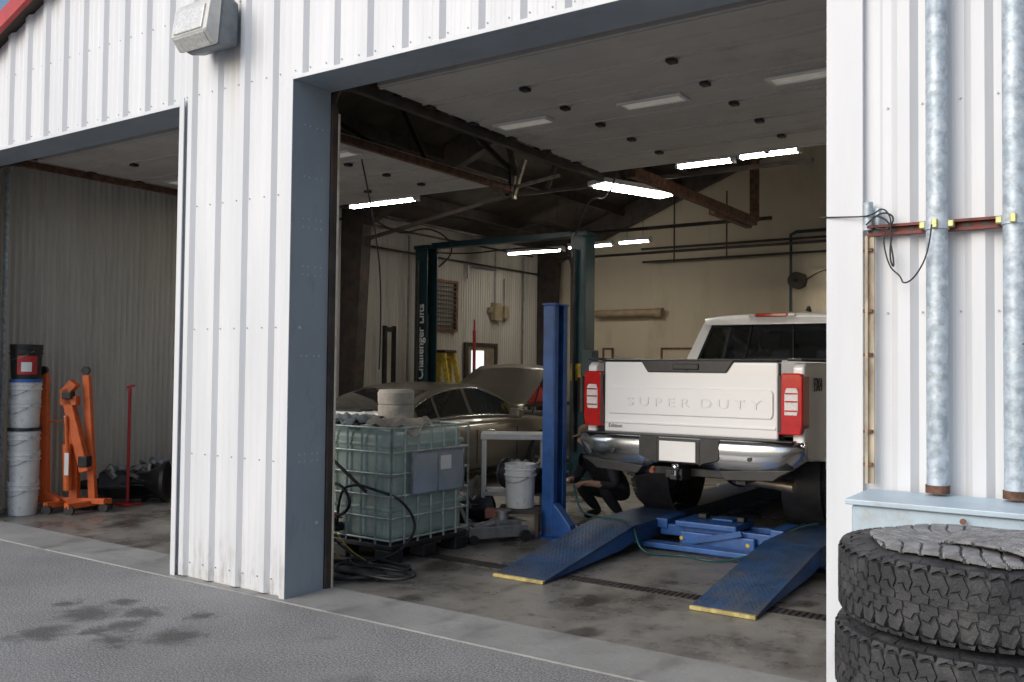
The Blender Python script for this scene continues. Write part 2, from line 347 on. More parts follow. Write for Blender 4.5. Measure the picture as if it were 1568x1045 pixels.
tube('cable_drop_b',[(-3.6,11.8,4.1),(-3.5,11.6,4.6),(-3.4,11.4,4.2),(-3.3,11.5,4.8)],.012,RED,bl)
td=group('trench_drain'); box('channel',(-5.3,1.66,.002),(DX1+.3,1.81,.0085),BLKM,td)
boxes('grate_bars',[((-5.3+i*.045,1.67,.008),(-5.3+i*.045+.022,1.80,.0115)) for i in range(98)],STEEL,td)
# ------------------------------------------------------------ side wall fittings
g=group('wall_louver_vent'); x=XL+.03
boxes('frame',[((x,8.3,2.28),(x+.05,8.36,3.22)),((x,8.94,2.28),(x+.05,9.0,3.22)),((x,8.36,2.28),(x+.05,8.94,2.33)),((x,8.36,3.17),(x+.05,8.94,3.22))],RUST,g)
bars('slats',[((x+.03,8.36,2.38+i*.08),(x+.03,8.94,2.38+i*.08),.05,.02) for i in range(10)],.05,.02,STEEL,g)
g=group('electrical_panel'); boxes('cabinet',[((x,10.1,2.55),(x+.12,10.35,2.9)),((x,10.45,2.6),(x+.12,10.6,2.85)),((x,10.0,2.7),(x+.08,10.08,2.8))],M('panel_tan',(.40,.33,.22),.5),g,.01)
cyls('conduits',[((x+.04,10.2,2.9),(x+.04,10.2,3.9),.015),((x+.04,10.52,2.85),(x+.04,10.52,3.4),.015),((x+.04,9.3,3.55),(x+.04,10.2,3.55),.02),((x+.04,11.2,1.5),(x+.04,11.2,3.9),.02),((x+.04,7.6,1.2),(x+.04,7.6,3.9),.02),((x+.04,9.3,3.3),(x+.04,9.3,3.55),.02)],GALVD,g,8)
g=group('side_door'); boxes('frame',[((x,9.25,0),(x+.06,9.33,2.1)),((x,10.2,0),(x+.06,10.28,2.1)),((x,9.33,2.03),(x+.06,10.2,2.1))],STEEL,g)
box('leaf',(x-.01,9.33,0),(x+.03,10.2,2.03),M('door_tan',(.3,.25,.18),.5),g)
box('window_pane',(x+.031,9.45,1.15),(x+.036,9.85,1.95),emis('daylight_window',(.85,.93,1),1.1),g)
g=group('step_ladder',(-9.9,8.15,0),rad(10))
bars('rails',[((-.05,-.25,0),(-.05,-.18,1.9)),((-.05,.25,0),(-.05,.18,1.9)),((.4,-.25,0),(.02,-.18,1.88)),((.4,.25,0),(.02,.18,1.88))],.05,.08,YEL,g)
bars('steps',[((-.05+.0,-.22,.3*i),(-.05,.22,.3*i),.1,.03) for i in range(1,7)],.1,.03,YEL,g)
box('top_cap',(-.1,-.22,1.88),(.08,.22,1.93),BLK,g,.01)
g=group('red_pole_jack',(-9.9,8.95,0)); cyls('pole',[((0,0,0),(0,0,2.3),.03),((0,0,2.3),(0,0,2.5),.015)],RED,g); lathe('foot',[(0,.04),(.18,.03),(.18,0),(0,0)],(0,0,0),'z',RED,g,16)
g=group('wall_track_stand',(-10.15,6.75,0)); boxes('posts',[((0,0,0),(.06,.06,2.3)),((.0,.22,0),(.06,.28,2.3)),((0,.06,2.2),(.06,.22,2.28)),((0,.06,1.2),(.06,.22,1.26))],BLKM,g,.005)
g=group('workbench',(-9.75,10.9,0)); boxes('frame',[((-.4,-.9,.9),(.4,.9,.95)),((-.38,-.88,0),(-.32,-.82,.9)),((.32,-.88,0),(.38,-.82,.9)),((-.38,.82,0),(-.32,.88,.9)),((.32,.82,0),(.38,.88,.9)),((-.38,-.85,.3),(.38,.85,.34))],STEEL,g)
boxes('toolbox',[((-.2,-.6,.95),(.2,-.1,1.25)),((-.15,-.55,1.25),(.15,-.15,1.32))],RED,g,.02)
cyls('oil_jugs',[((0,.1,.95),(0,.1,1.25),.08),((.05,.35,.95),(.05,.35,1.4),.07),((0,.35,1.4),(0,.35,1.9),.01),((0,.6,.95),(0,.6,1.3),.1)],BLKM,g)
yb=YB-.01
g=group('wall_pipe'); cyls('pipe',[((-9.1,yb-.15,2.75),(-7.75,yb-.15,2.75),.08),((-7.75,yb-.15,2.75),(-7.6,yb-.15,2.75),.095),((-8.9,yb,2.75),(-8.9,yb-.15,2.75),.02),((-8,yb,2.75),(-8,yb-.15,2.75),.02)],M('brown_duct',(.36,.27,.18),.5),g)
g=group('hose_reel'); lathe('reel',[(.03,-.1),(.15,-.1),(.15,-.07),(.09,-.05),(.09,.05),(.15,.07),(.15,.1),(.03,.1)],(-4.95,yb-.2,3.25),'y',STEEL,g,20)
box('mount',(-5.05,yb-.12,3.15),(-4.85,yb,3.37),STEEL,g,.01)
tube('supply_pipe',[(-5.1,yb-.1,2.7),(-5.1,yb-.1,4.1),(-5.0,yb-.1,4.15),(-4.0,yb-.1,4.15)],.03,TEAL,g,smooth=False)
tube('air_hose',[(-4.8,yb-.2,3.25),(-4.6,yb-.2,3.4),(-4.3,yb-.1,3.45),(-3.6,yb-.1,3.4)],.012,BLK,g)
for x0_,x1_ in((-7.7,-6.8),(-9.0,-8.75)):
    g=group('framed_notice_board'); boxes('frame',[((x0_,yb-.03,2.02),(x1_,yb,2.06)),((x0_,yb-.03,1.7),(x1_,yb,1.74)),((x0_,yb-.03,1.74),(x0_+.04,yb,2.02)),((x1_-.04,yb-.03,1.74),(x1_,yb,2.02))],RUST,g)
    box('panel',(x0_+.04,yb-.01,1.74),(x1_-.04,yb-.001,2.02),BEIGE,g)
def fixture(x0,x1,y,z,mat=LIT,w=.12):
    g=group('fluorescent_light_fixture')
    box('housing',(x0,y-w/2,z),(x1,y+w/2,z+.06),WHT,g,.01)
    cyls('tubes',[((x0+.03,y-w*.25,z-.016),(x1-.03,y-w*.25,z-.016),.014),((x0+.03,y+w*.25,z-.016),(x1-.03,y+w*.25,z-.016),.014)],mat,g,6)
    boxes('end_caps',[((x0,y-w/2,z-.035),(x0+.03,y+w/2,z)),((x1-.03,y-w/2,z-.035),(x1,y+w/2,z))],WHT,g)
    cyls('hanger_wires',[((x0+.15,y,z+.06),(x0+.15,y,zr(x0)-.03),.004),((x1-.15,y,z+.06),(x1-.15,y,zr(x1)-.03),.004)],STEEL,g,6)
fixture(-9.55,-8.35,9.5,3.75); fixture(-8.25,-7.35,9.5,3.78); fixture(-7.25,-6.65,9.5,3.8)
fixture(-4.1,-3.45,4.8,3.86); fixture(-3.4,-2.75,4.8,3.88); fixture(-9.0,-7.8,4.8,3.86)
fixture(-4.3,-3.1,11.5,3.2); fixture(1,2.2,6,3.9); fixture(0,1.2,10,3.9); fixture(.5,1.7,3,3.9)
g=group('high_bay_light'); bars('housing',[((-5.55,5.6,3.98),(-5.1,6.8,3.98),.34,.06)],.3,.06,WHT,g); bars('lens',[((-5.53,5.66,3.935),(-5.12,6.74,3.935),.24,.02)],.3,.02,LITHI,g)
cyl('chain',(-5.3,6.2,4.0),(-5.3,6.2,zr(-5.3)-.03),.006,STEEL,g)
# ------------------------------------------------------------ exterior fixtures
g=group('wall_pack_light',(-5.66,-.036,4.13)); g.scale=(.92,.92,.92)
GH=M('grey_housing',(.19,.21,.225),.5,.2,.15,8); GH2=M('lens_frame_grey',(.58,.58,.56),.45,.1,.1)
prism('housing',[(-.0,-.15),(-.14,-.19),(-.20,-.18),(-.17,.20),(-.06,.22),(0,.2)],'x',-.21,.21,GH,g,.02)
prism('door_frame',[(-.203,-.185),(-.24,-.20),(-.33,-.10),(-.29,.14),(-.22,.20),(-.173,.205)],'x',-.225,.225,GH2,g,.02)
prism('lens',[(-.31,-.10),(-.342,-.085),(-.31,.11),(-.27,.13)],'x',-.18,.18,M('prismatic_lens',(.68,.69,.68),.15,0,.15,40,coat=1),g,.01)
prism('lens_bottom',[(-.235,-.192),(-.245,-.205),(-.325,-.12),(-.31,-.11)],'x',-.18,.18,M('prismatic_lens_b',(.55,.56,.54),.15,0,.15,40,coat=1),g,.004)
tube('conduit',[(.15,-.03,.2),(.2,-.03,.4),(.3,-.03,.9)],.02,W,g)
g=group('vertical_vent_pipe'); cyls('pipe',[((-.70,-.10,1.13),(-.70,-.10,5.6),.045)],GALV,g,20); cyl('end_collar',(-.70,-.10,1.105),(-.70,-.10,1.14),.05,RUST,g)
g=group('vertical_vent_pipe'); cyls('pipe',[((-.40,-.10,1.13),(-.40,-.10,5.6),.045)],GALV,g,20); cyl('end_collar',(-.40,-.10,1.105),(-.40,-.10,1.14),.05,RUST,g)
g=group('pipe_support_rail'); RST=M('red_strut',(.16,.045,.035),.6,.2,.3,12)
boxes('rail',[((-1.0,-.075,2.25),(.6,-.04,2.262)),((-1.0,-.075,2.288),(.6,-.04,2.30)),((-1.0,-.045,2.262),(.6,-.04,2.288))],RST,g)
boxes('rail_slots',[((-.98+i*.075,-.047,2.266),(-.98+i*.075+.03,-.0452,2.284)) for i in range(20)],BLK,g)
YG=M('yellow_zinc',(.42,.42,.20),.4,.6,.2,20)
for xx in(-.70,-.40):
    cyls('clamp',[((xx,-.10,2.255),(xx,-.10,2.295),.051)],GALV,g,20); boxes('clamp_bolt',[((xx-.07,-.12,2.262),(xx-.045,-.074,2.292)),((xx+.045,-.12,2.262),(xx+.07,-.074,2.292)),((xx-.012,-.17,2.255),(xx+.012,-.148,2.295))],YG,g,.004)
g=group('rusty_conduit_angle'); bars('angle',[((-1.0,-.07,1.12),(-1.0,-.07,2.25),.03,.012),((-.985,-.06,1.12),(-.985,-.06,2.25),.012,.03)],.03,.02,M('yellow_rust',(.48,.41,.30),.7,.1,.25,15,dirt=(.2,.10,.06),damt=.6,dscale=12,stretch=(1,1,.3)),g)
boxes('angle_clips',[((-1.015,-.082,z),(-.975,-.05,z+.015)) for z in(1.2,1.35,1.7,1.9,2.18)],RUST,g)
g=group('junction_cable')
cyls('ceramic_insulator',[((-1.0,-.05,2.28),(-1.0,-.05,2.41),.022),((-.955,-.05,2.30),(-.955,-.05,2.38),.014)],GALV,g)
tube('cable',[(-1.22,-.045,2.36),(-1.1,-.06,2.35),(-.98,-.08,2.34),(-.92,-.1,2.38),(-.88,-.1,2.30),(-.93,-.1,2.25),(-.90,-.1,2.10),(-.85,-.1,2.06),(-.84,-.1,2.02),(-.78,-.16,2.04),(-.72,-.17,2.15),(-.71,-.17,2.27)],.0035,BLK,g)
tube('cable_coil',[(-1.0,-.09,2.30),(-.94,-.1,2.36),(-.87,-.1,2.33),(-.9,-.1,2.27),(-.97,-.1,2.28),(-.97,-.1,2.35),(-.88,-.1,2.3),(-.9,-.1,2.14),(-.87,-.1,2.08),(-.89,-.1,2.2)],.004,BLK,g)
g=group('thin_wall_cable'); tube('cable',[(-.37,-.15,1.75),(-.1,-.12,1.76),(.4,-.1,1.75)],.003,BLK,g)
LB=M('pale_blue_metal',(.48,.59,.67),.45,.1,.08,3,dirt=(.35,.30,.25),damt=.3,dscale=5)
g=group('metal_bin'); prism('shell',[(-.98,.1),(1.0,.1),(1.0,1.07),(-.98,1.07)],'y',-.44,-.07,LB,g,.012)
boxes('rim',[((-1.0,-.465,1.072),(1.02,-.05,1.095))],LB,g,.004); boxes('ribs',[((x_,-.46,.15),(x_+.05,-.441,1.05)) for x_ in(-.3,.35)]+[((-.98,-.40,0),(-.9,-.1,.1)),((.9,-.40,0),(.98,-.1,.1))],LB,g,.005)
cyls('rim_bolts',[((-.55,-.465,1.045),(-.55,-.475,1.045),.012),((-.2,-.465,1.045),(-.2,-.475,1.045),.012)],RUST,g,8)
# ------------------------------------------------------------ foreground tyres
def treadtire(name,cx,cy,z0,R=.405,Wd=.245,rot=0):
    g=group(name,(cx,cy,z0),rot)
    h=Wd; p=[(.21,.035),(.25,.012),(.31,.004),(.355,.012),(R-.022,.03),(R-.008,.05),(R-.008,h-.05),(R-.022,h-.03),(.355,h-.012),(.31,h-.004),(.25,h-.012),(.21,h-.035),(.20,h-.06),(.20,.06)]
    lathe('carcass',p,(0,0,0),'z',RUB,g,96,closed=True,ang=50)
    V=[];F=[]
    def blk(pts,r0,r1):
        k=len(V);n=len(pts); ca=sum(p[0] for p in pts)/n; cz=sum(p[1] for p in pts)/n
        for r,s in((r0,1.0),(r1,.96)):
            for a,z in pts:
                aa=ca+(a-ca)*s; zz=cz+(z-cz)*s; rr=r-(.010 if abs(zz-h/2)>.095 and r==r1 else 0)
                V.append((rr*math.cos(aa),rr*math.sin(aa),zz))
        F.append(tuple(range(k,k+n))); F.append(tuple(range(k+n,k+2*n)))
        for i in range(n): F.append((k+i,k+(i+1)%n,k+n+(i+1)%n,k+n+i))
    N=50; st=2*math.pi/N; zc=h/2
    for i in range(N):
        a=i*st
        c=lambda L,o=0:[(a+(u+o)*st,zc+v) for u,v in L]
        blk(c([(.0,-.041),(.48,-.048),(.68,-.029),(1.04,-.025),(.97,-.002),(.45,-.002),(.30,-.020),(.05,-.018)]),R-.010,R)
        blk(c([(.0,.041),(.48,.048),(.68,.029),(1.04,.025),(.97,.002),(.45,.002),(.30,.020),(.05,.018)],.5),R-.010,R)
        blk(c([(.08,-.086),(.66,-.092),(.97,-.057),(.80,-.032),(.53,-.053),(.02,-.046)],.08),R-.010,R-.0005)
        blk(c([(.08,.086),(.66,.092),(.97,.057),(.80,.032),(.53,.053),(.02,.046)],.58),R-.010,R-.0005)
        blk(c([(.05,-h/2+.014),(.82,-h/2+.014),(.90,-.095),(.45,-.099),(.0,-.089)],.0),R-.036,R-.001)
        blk(c([(.05,h/2-.014),(.82,h/2-.014),(.90,.095),(.45,.099),(.0,.089)],.5),R-.036,R-.001)
        for zz,s in((.010,1),(h-.010,-1)):
            if i%2: continue
            k=len(V)
            for dz in(-.004,.004):
                for (rr,aa) in((R-.07,a+st*.1),(R-.07,a+st*.5),(R-.02,a+st*.65),(R-.02,a)):
                    V.append((rr*math.cos(aa),rr*math.sin(aa),zz+dz+(s*.012 if rr>R-.03 else 0)))
            F.extend([tuple(i2+k for i2 in f) for f in BF])
    mk('tread_blocks',V,F,RUB,g)
    return g
TX,TY=-.415,-1.22
pl=group('wooden_pallet',(TX,TY,0)); WD=M('weathered_wood',(.25,.19,.13),.8,0,.25,4,stretch=(8,1,1))
boxes('boards',[((-.45,-.45+i*.15,.085),(.45,-.45+i*.15+.1,.105)) for i in range(6)]+[((x_,-.45,0),(x_+.08,.4,.083)) for x_ in(-.45,-.04,.37)],WD,pl)
z=.105
for i,(dx,dy,r) in enumerate(((.02,0,.405),(-.01,.02,.405),(.0,-.01,.413),(.0,.0,.405))):
    treadtire('stacked_tire',TX+dx,TY+dy,z,r,.245,i*.7); z+=.247
mt=NT('worn_rubber_mat'); mt.set(.7)
mt.base(mt.mix(mt.ramp(mt.noise(14,8,None,.75),.35,.7),(.15,.15,.155),(.36,.36,.36))); mt.bump(mt.noise(120,4),.4,.004); MATM=mt.m
GRV=M('mat_groove_rubber',(.07,.07,.073),.8,0,.3,20)
def matsheet(name,loc,rz,shape,pat,wav):
    g=group(name,loc,rz); st=.004; V=[];F=[];idx={};mi=[]
    n=100
    for i in range(-n,n+1):
        for j in range(-n,n+1):
            x,y=i*st,j*st
            if not shape(x,y): continue
            idx[i,j]=len(V); V.append((x,y,wav(x,y)+.005*pat(x,y)))
    for (i,j),k in idx.items():
        if (i+1,j) in idx and (i,j+1) in idx and (i+1,j+1) in idx:
            F.append((k,idx[i+1,j],idx[i+1,j+1],idx[i,j+1])); mi.append(0 if pat((i+.5)*st,(j+.5)*st) else 1)
    o=mk('sheet',V,F,MATM,g,solid=.008); o.data.materials.append(GRV)
    for p,q in zip(o.data.polygons,mi): p.material_index=q
    return g
matsheet('rubber_tread_mat',(TX+.03,TY-.02,z+.006),rad(10),lambda x,y:(x/.33)**2+(y/.335)**2<1+.05*math.sin(7*math.atan2(y,x)),
  lambda x,y:1 if ((x*.85+y*.35+.03*math.sin(y*14))/.045)%1<.80 and not(abs(y+.12+.3*x)<.004) else 0,lambda x,y:.005*math.sin(x*11)*math.sin(y*9+1)-.25*max(0,math.hypot(x,y)-.27)**1.2)
matsheet('rubber_tread_mat',(TX+.12,TY-.06,z+.026),rad(-12),lambda x,y:-.17<x<.25+.02*math.sin(y*30) and abs(y)<.19+.03*math.sin(x*14),
  lambda x,y:1 if ((abs(((x/.09)%1)-.5)*.05+y)/.030)%1<.76 else 0,lambda x,y:.004*math.sin(x*14+1)-.35*max(0,math.hypot(x,y)-.2)**1.2)
# ------------------------------------------------------------ wheels
ALLOY=M('alloy',(.35,.36,.37),.3,.8)
def wheel(parent,c,R,Wd,s,rimR,rim=None):
    x,y,zc=c; h=Wd/2
    lathe('tire',[(rimR,-h+.02),(rimR+.05,-h),(R-.05,-h+.005),(R-.01,-h+.04),(R,-h+.06),(R,h-.06),(R-.01,h-.04),(R-.05,h-.005),(rimR+.05,h),(rimR,h-.02)],c,'x',RUB,parent,40)
    V=[];F=[];N=44
    for i in range(N):
        a=2*math.pi*i/N
        for (x0,x1,o) in((-h+.01,-h*.45,0),(-h*.4,-.01,.5),(.01,h*.4,0),(h*.45,h-.01,.5)):
            k=len(V); a0=a+o*2*math.pi/N; a1=a0+2*math.pi/N*.7
            for r in(R-.005,R+.01):
                for xx,aa in((x0,a0),(x1,a0),(x1,a1),(x0,a1)): V.append((x+xx,y+r*math.cos(aa),zc+r*math.sin(aa)))
            F+=[tuple(q+k for q in f) for f in BF]
    mk('tire_tread',V,F,RUB,parent)
    rm=rim or ALLOY
    lathe('rim',[(0,s*(h-.06)),(.05,s*(h-.05)),(.09,s*(h-.07)),(.10,s*(h-.10)),(rimR-.03,s*(h-.09)),(rimR-.01,s*(h-.02)),(rimR+.005,s*(h-.015)),(rimR+.005,-s*h*.9),(0,-s*h*.3)],c,'x',rm,parent,32)
    bars('spokes',[((x+s*(h-.05),y+.06*math.cos(a),zc+.06*math.sin(a)),(x+s*(h-.035),y+(rimR-.02)*math.cos(a),zc+(rimR-.02)*math.sin(a))) for a in[2*math.pi*i/6 for i in range(6)]],.06,.03,rm,parent,.006)
def arc(cy,cz,r,a0,a1,n=14): return [(cy+r*math.cos(rad(a0+(a1-a0)*i/n)),cz+r*math.sin(rad(a0+(a1-a0)*i/n))) for i in range(n+1)]
def panel(name,c,ub,vb,parent,mf,mg,th=.03,inset=.008):
    c=[Vector(q) for q in c]
    def P(u,v): return (c[0]*(1-u)+c[1]*u)*(1-v)+(c[3]*(1-u)+c[2]*u)*v
    nrm=(c[1]-c[0]).cross(c[3]-c[0]).normalized()
    V=[];F=[];G=[];GF=[]
    for j in range(len(vb)-1):
        for i in range(len(ub)-1):
            q=[P(ub[i],vb[j]),P(ub[i+1],vb[j]),P(ub[i+1],vb[j+1]),P(ub[i],vb[j+1])]
            if j==1 and i%2==1:
                k=len(G); G+=[p-nrm*inset for p in q]; GF.append((k,k+1,k+2,k+3))
            else:
                k=len(V); V+=q; V+=[p-nrm*th for p in q]; F+=[tuple(a+k for a in f) for f in BF]
    mk(name+'_frame',V,F,mf,parent); mk(name+'_glass',G,GF,mg,parent)
# ------------------------------------------------------------ pickup truck
tr=group('pickup_truck',(-3.17,2.92,.24))
ay,R=1.32,.415
for s,nm in((-1,'left'),(1,'right')):
    poly=[(.04,.80),(.04,1.42),(.10,1.455),(2.08,1.47),(2.08,.60)]+arc(ay,.42,.50,21,159)+[(.30,.64),(.10,.70)]
    xs=sorted((s*.90,s*.995)); prism('bedside_'+nm,poly,'x',xs[0],xs[1],WHT,tr,.022,3)
    ar=arc(ay,.42,.565,12,168,18)+arc(ay,.42,.495,168,12,18); xs=sorted((s*.96,s*1.035)); prism('fender_flare_'+nm,ar,'x',xs[0],xs[1],WHT,tr,.012)
    xs=sorted((s*.86,s*.985)); box('bed_rail_cap_'+nm,(xs[0],.02,1.468),(xs[1],2.08,1.492),BLK,tr,.008)
    lathe('wheel_liner_'+nm,[(.49,s*.55),(.49,s*.9)],(0,ay,.42),'x',BLK,tr,32); 
    tl=[(.80,.87),(.985,.87),(1.0,.95),(1.0,1.33),(.985,1.37),(.83,1.37),(.81,1.30),(.80,1.0)]
    prism('taillight_'+nm,[(s*a,b) for a,b in tl],'y',-.022,.17,REDG,tr,.012)
    prism('taillight_reverse_lens_'+nm,[(s*a,b) for a,b in((.855,1.03),(.955,1.03),(.965,1.07),(.965,1.22),(.95,1.25),(.87,1.25),(.855,1.2))],'y',-.030,-.02,WLENS,tr,.004)
    prism('taillight_bezel_'+nm,[(s*a,b) for a,b in((.80,.89),(.80,1.35),(.825,1.35),(.825,.89))],'y',-.028,-.0221,BLK,tr)
    boxes('taillight_bars_'+nm,[((min(s*.86,s*.96),-.034,zz),(max(s*.86,s*.96),-.0302,zz+.012)) for zz in(1.06,1.135,1.20)],REDG,tr)
    text('decal_text_'+nm,'FX4',.15,(s*1.0,.42,1.27),(rad(90),0,rad(90*s)),BLK,tr,.001,.004)
    poly=[(2.11,.58),(2.11,1.44),(4.85,1.45),(5.05,1.42),(6.1,1.34),(6.30,1.22),(6.33,.74),(6.2,.62)]+arc(5.38,.42,.50,21,159)
    prism('cab_side_'+nm,poly,'x',min(s*.90,s*1.0),max(s*.90,s*1.0),WHT,tr,.03,3)
    boxes('door_gap_'+nm,[((min(s*.99,s*1.002),yy,.62),(max(s*.99,s*1.002),yy+.012,1.44)) for yy in(3.15,3.18+1.05)],BLK,tr)
    boxes('door_handle_'+nm,[((min(s*1.0,s*1.035),yy,1.2),(max(s*1.0,s*1.035),yy+.2,1.24)) for yy in(2.35,3.4)],CHR,tr,.01)
    box('running_board_'+nm,(min(s*.86,s*1.06),2.2,.42),(max(s*.86,s*1.06),4.7,.48),BLK,tr,.02)
    box('mirror_'+nm,(min(s*1.12,s*1.3),4.3,1.4),(max(s*1.12,s*1.3),4.42,1.78),BLK,tr,.03); bars('mirror_arm_'+nm,[((s*.95,4.45,1.5),(s*1.2,4.38,1.5)),((s*.95,4.45,1.65),(s*1.2,4.38,1.65))],.03,.03,BLK,tr)
    wheel(tr,(s*.86,ay,.415),.405,.28,s,.235); wheel(tr,(s*.86,5.38,.415),.405,.28,s,.235)
    prism('headlight_'+nm,[(s*.62,.95),(s*.96,.95),(s*.96,1.25),(s*.62,1.2)],'y',6.25,6.36,WLENS,tr,.02)
box('tailgate',(-.795,-.004,.825),(.795,.07,1.455),WHT,tr,.016,3)
prism('tailgate_raised_band',[(-.74,.99),(.74,.99),(.76,1.02),(.76,1.20),(.74,1.23),(-.74,1.23),(-.76,1.20),(-.76,1.02)],'y',-.020,-.003,WHT,tr,.010)
box('tailgate_crease',(-.78,-.016,.905),(.78,-.003,.925),WHT,tr,.005)
prism('tailgate_handle_panel',[(-.43,1.47),(.43,1.47),(.36,1.365),(-.36,1.365)],'y',-.022,.02,BLK,tr,.008)
box('tailgate_handle',(-.12,-.034,1.39),(.12,-.02,1.44),BLKM,tr,.008); box('tailgate_camera',(-.02,-.03,1.37),(.02,-.02,1.385),BLKM,tr)
prism('tailgate_spoiler',[(-.0,1.456),(.09,1.456),(.085,1.482),(-.015,1.475)],'x',-.80,.80,BLK,tr,.006)
t_=text('tailgate_lettering','S U P E R  D U T Y',.11,(0.05,-.022,1.10),(rad(90),0,0),EMB,tr,.004,.001); t_.scale=(1.4,1,1)
boxes('tailgate_gap',[((-.803,.0,.83),(-.796,.06,1.45)),((.796,.0,.83),(.803,.06,1.45))],BLK,tr)
text('tailgate_badge','Edition',.05,(-.68,-.006,.88),(rad(90),0,0),BLKM,tr,.002)
secs=[]
def bprof(x):
    a=abs(x); top=.815; bot=.60 if a<.22 else (.60-(a-.22)/.12*.055 if a<.34 else (.545 if a<.86 else .545+(a-.86)/.15*.12)); yf=-.175+.13*max(0,a-.55)**2*4
    return top,bot,yf
for i in range(61):
    x=-1.01+2.02*i/60; tp,bt,yf=bprof(x)
    secs.append([(x,yf+.15,tp),(x,yf+.04,tp),(x,yf+.012,tp-.015),(x,yf,tp-.07),(x,yf+.004,(tp+bt)/2),(x,yf+.03,bt+.05),(x,yf+.07,bt),(x,yf+.15,bt)])
loft('rear_bumper',secs,CHR,tr,ang=80)
for s in(-1,1):
    secs=[]
    for i in range(9):
        x=s*(.19+.17*i/8); o=.12*i/8; tp,bt,yf=bprof(x); secs.append([(x,yf-.006,tp-.012-.0),(x,yf-.006,bt-.01+o),(x,yf+.03,bt-.02+o),(x,yf+.03,tp)])
    loft('bumper_insert',secs,BLK,tr,smooth=False)
    prism('bumper_lower_valance',[(s*.34,.555),(s*.95,.60),(s*.85,.545),(s*.80,.505),(s*.40,.485)],'y',-.14,-.02,BLK,tr,.006)
    boxes('bumper_bracket',[((s*.5-.04,-.05,.45),(s*.5+.04,.4,.56))],BLKM,tr)
    cyls('parking_sensors',[((s*.62,-.182,.67),(s*.62,-.16,.67),.018)],BLK,tr)
    box('underbody_frame_rail',(s*.42-.05,-.02,.52),(s*.42+.05,6.0,.68),BLKM,tr)
    bars('leaf_spring',[((s*.58,.55,.52),(s*.58,1.32,.38)),((s*.58,1.32,.38),(s*.58,2.1,.52))],.07,.05,STEEL,tr)
    cyl('shock',(s*.45,1.0,.38),(s*.35,.8,.75),.035,GALV,tr)
prism('bumper_step_pad',[(-.95,.816),(.95,.816),(.95,.826),(-.95,.826)],'y',-.13,.0,BLK,tr,.003)
box('plate_recess',(-.20,-.185,.60),(.20,-.14,.80),BLK,tr,.01); box('licence_plate',(-.165,-.196,.615),(.165,-.187,.785),PLATE,tr,.004)
boxes('hitch_receiver',[((-.05,-.20,.46),(.05,.15,.56)),((-.45,-.02,.48),(.45,.06,.55)),((-.12,-.17,.47),(-.05,-.13,.54))],BLKM,tr,.008)
lathe('hitch_ball',[(0,.10),(.02,.098),(.032,.085),(.035,.07),(.03,.055),(.018,.045),(.018,.0)],(0.0,-.22,.50),'z',CHR,tr,16); box('ball_mount',(-.03,-.27,.47),(.03,-.1,.51),BLKM,tr,.006)
cyls('wiring_plug',[((-.24,-.14,.54),(-.24,-.18,.52),.022)],M('red_plug',(.3,.10,.07),.5),tr)
cyls('axle',[((-.75,ay,.415),(.75,ay,.415),.05),((.62,.35,.43),(.62,1.0,.43),.045),((.62,1.0,.43),(.45,3.5,.45),.04)],GALVD,tr)
cyls('tailpipe',[((.42,.35,.45),(.84,.30,.42),.05),((.30,.40,.46),(.42,.35,.45),.07)],M('heat_stained_steel',(.34,.29,.24),.35,.8,.2,10),tr)
lathe('differential',[(0,-.16),(.08,-.15),(.15,-.08),(.17,0),(.13,.1),(.05,.2),(0,.2)],(0,ay,.415),'y',BLKM,tr,20)
lathe('muffler',[(0,-.3),(.09,-.29),(.11,-.25),(.11,.25),(.09,.29),(0,.3)],(.55,2.6,.42),'y',GALVD,tr,20)
lathe('spare_tire',[(.18,0),(.24,-.02),(.36,-.02),(.39,.03),(.39,.18),(.36,.22),(.24,.22),(.18,.2)],(0,.62,.50),'z',RUB,tr,32)
box('bed_floor',(-.90,.07,.85),(.90,2.08,.89),BLK,tr); box('bed_front_wall',(-.9,2.02,.89),(.9,2.08,1.45),WHT,tr)
box('cab_back_panel',(-.93,2.115,.6),(.93,2.17,1.46),WHT,tr,.01)
box('cab_floor',(-.9,2.2,.55),(.9,5.0,.65),BLK,tr)
prism('hood',[(4.8,1.40),(4.8,1.47),(5.1,1.46),(6.1,1.38),(6.28,1.27),(6.28,1.0),(6.1,.95)],'x',-.9,.9,WHT,tr,.03)
box('grille',(-.62,6.27,.75),(.62,6.36,1.25),CHR,tr,.03); box('front_bumper',(-1.0,6.3,.45),(1.0,6.5,.72),CHR,tr,.04)
zb,zt=1.45,1.955
B=[(-.95,2.14,zb),(.95,2.14,zb),(.95,4.85,zb),(-.95,4.85,zb)]; T=[(-.76,2.30,zt),(.76,2.30,zt),(.76,4.15,zt),(-.76,4.15,zt)]
panel('rear_window',(B[0],B[1],T[1],T[0]),[0,.075,.925,1],[0,.12,.86,1],tr,WHT,GLS)
panel('right_windows',(B[1],B[2],T[2],T[1]),[0,.06,.40,.46,.93,1],[0,.06,.9,1],tr,WHT,GLD)
panel('left_windows',(B[3],B[0],T[0],T[3]),[0,.07,.54,.60,.94,1],[0,.06,.9,1],tr,WHT,GLD)
panel('windshield',(B[2],B[3],T[3],T[2]),[0,.05,.95,1],[0,.05,.93,1],tr,WHT,GLS)
def rp(u,v,o=.004): 
    a=Vector(B[0])*(1-u)+Vector(B[1])*u; b=Vector(T[0])*(1-u)+Vector(T[1])*u; p=a*(1-v)+b*v; p.y-=o; return p
bars('rear_window_seal',[(rp(.07,.115),rp(.93,.115)),(rp(.07,.865),rp(.93,.865)),(rp(.073,.11),rp(.073,.87)),(rp(.927,.11),rp(.927,.87)),(rp(.36,.12),rp(.36,.86)),(rp(.64,.12),rp(.64,.86))],.014,.014,BLK,tr)
secs=[]
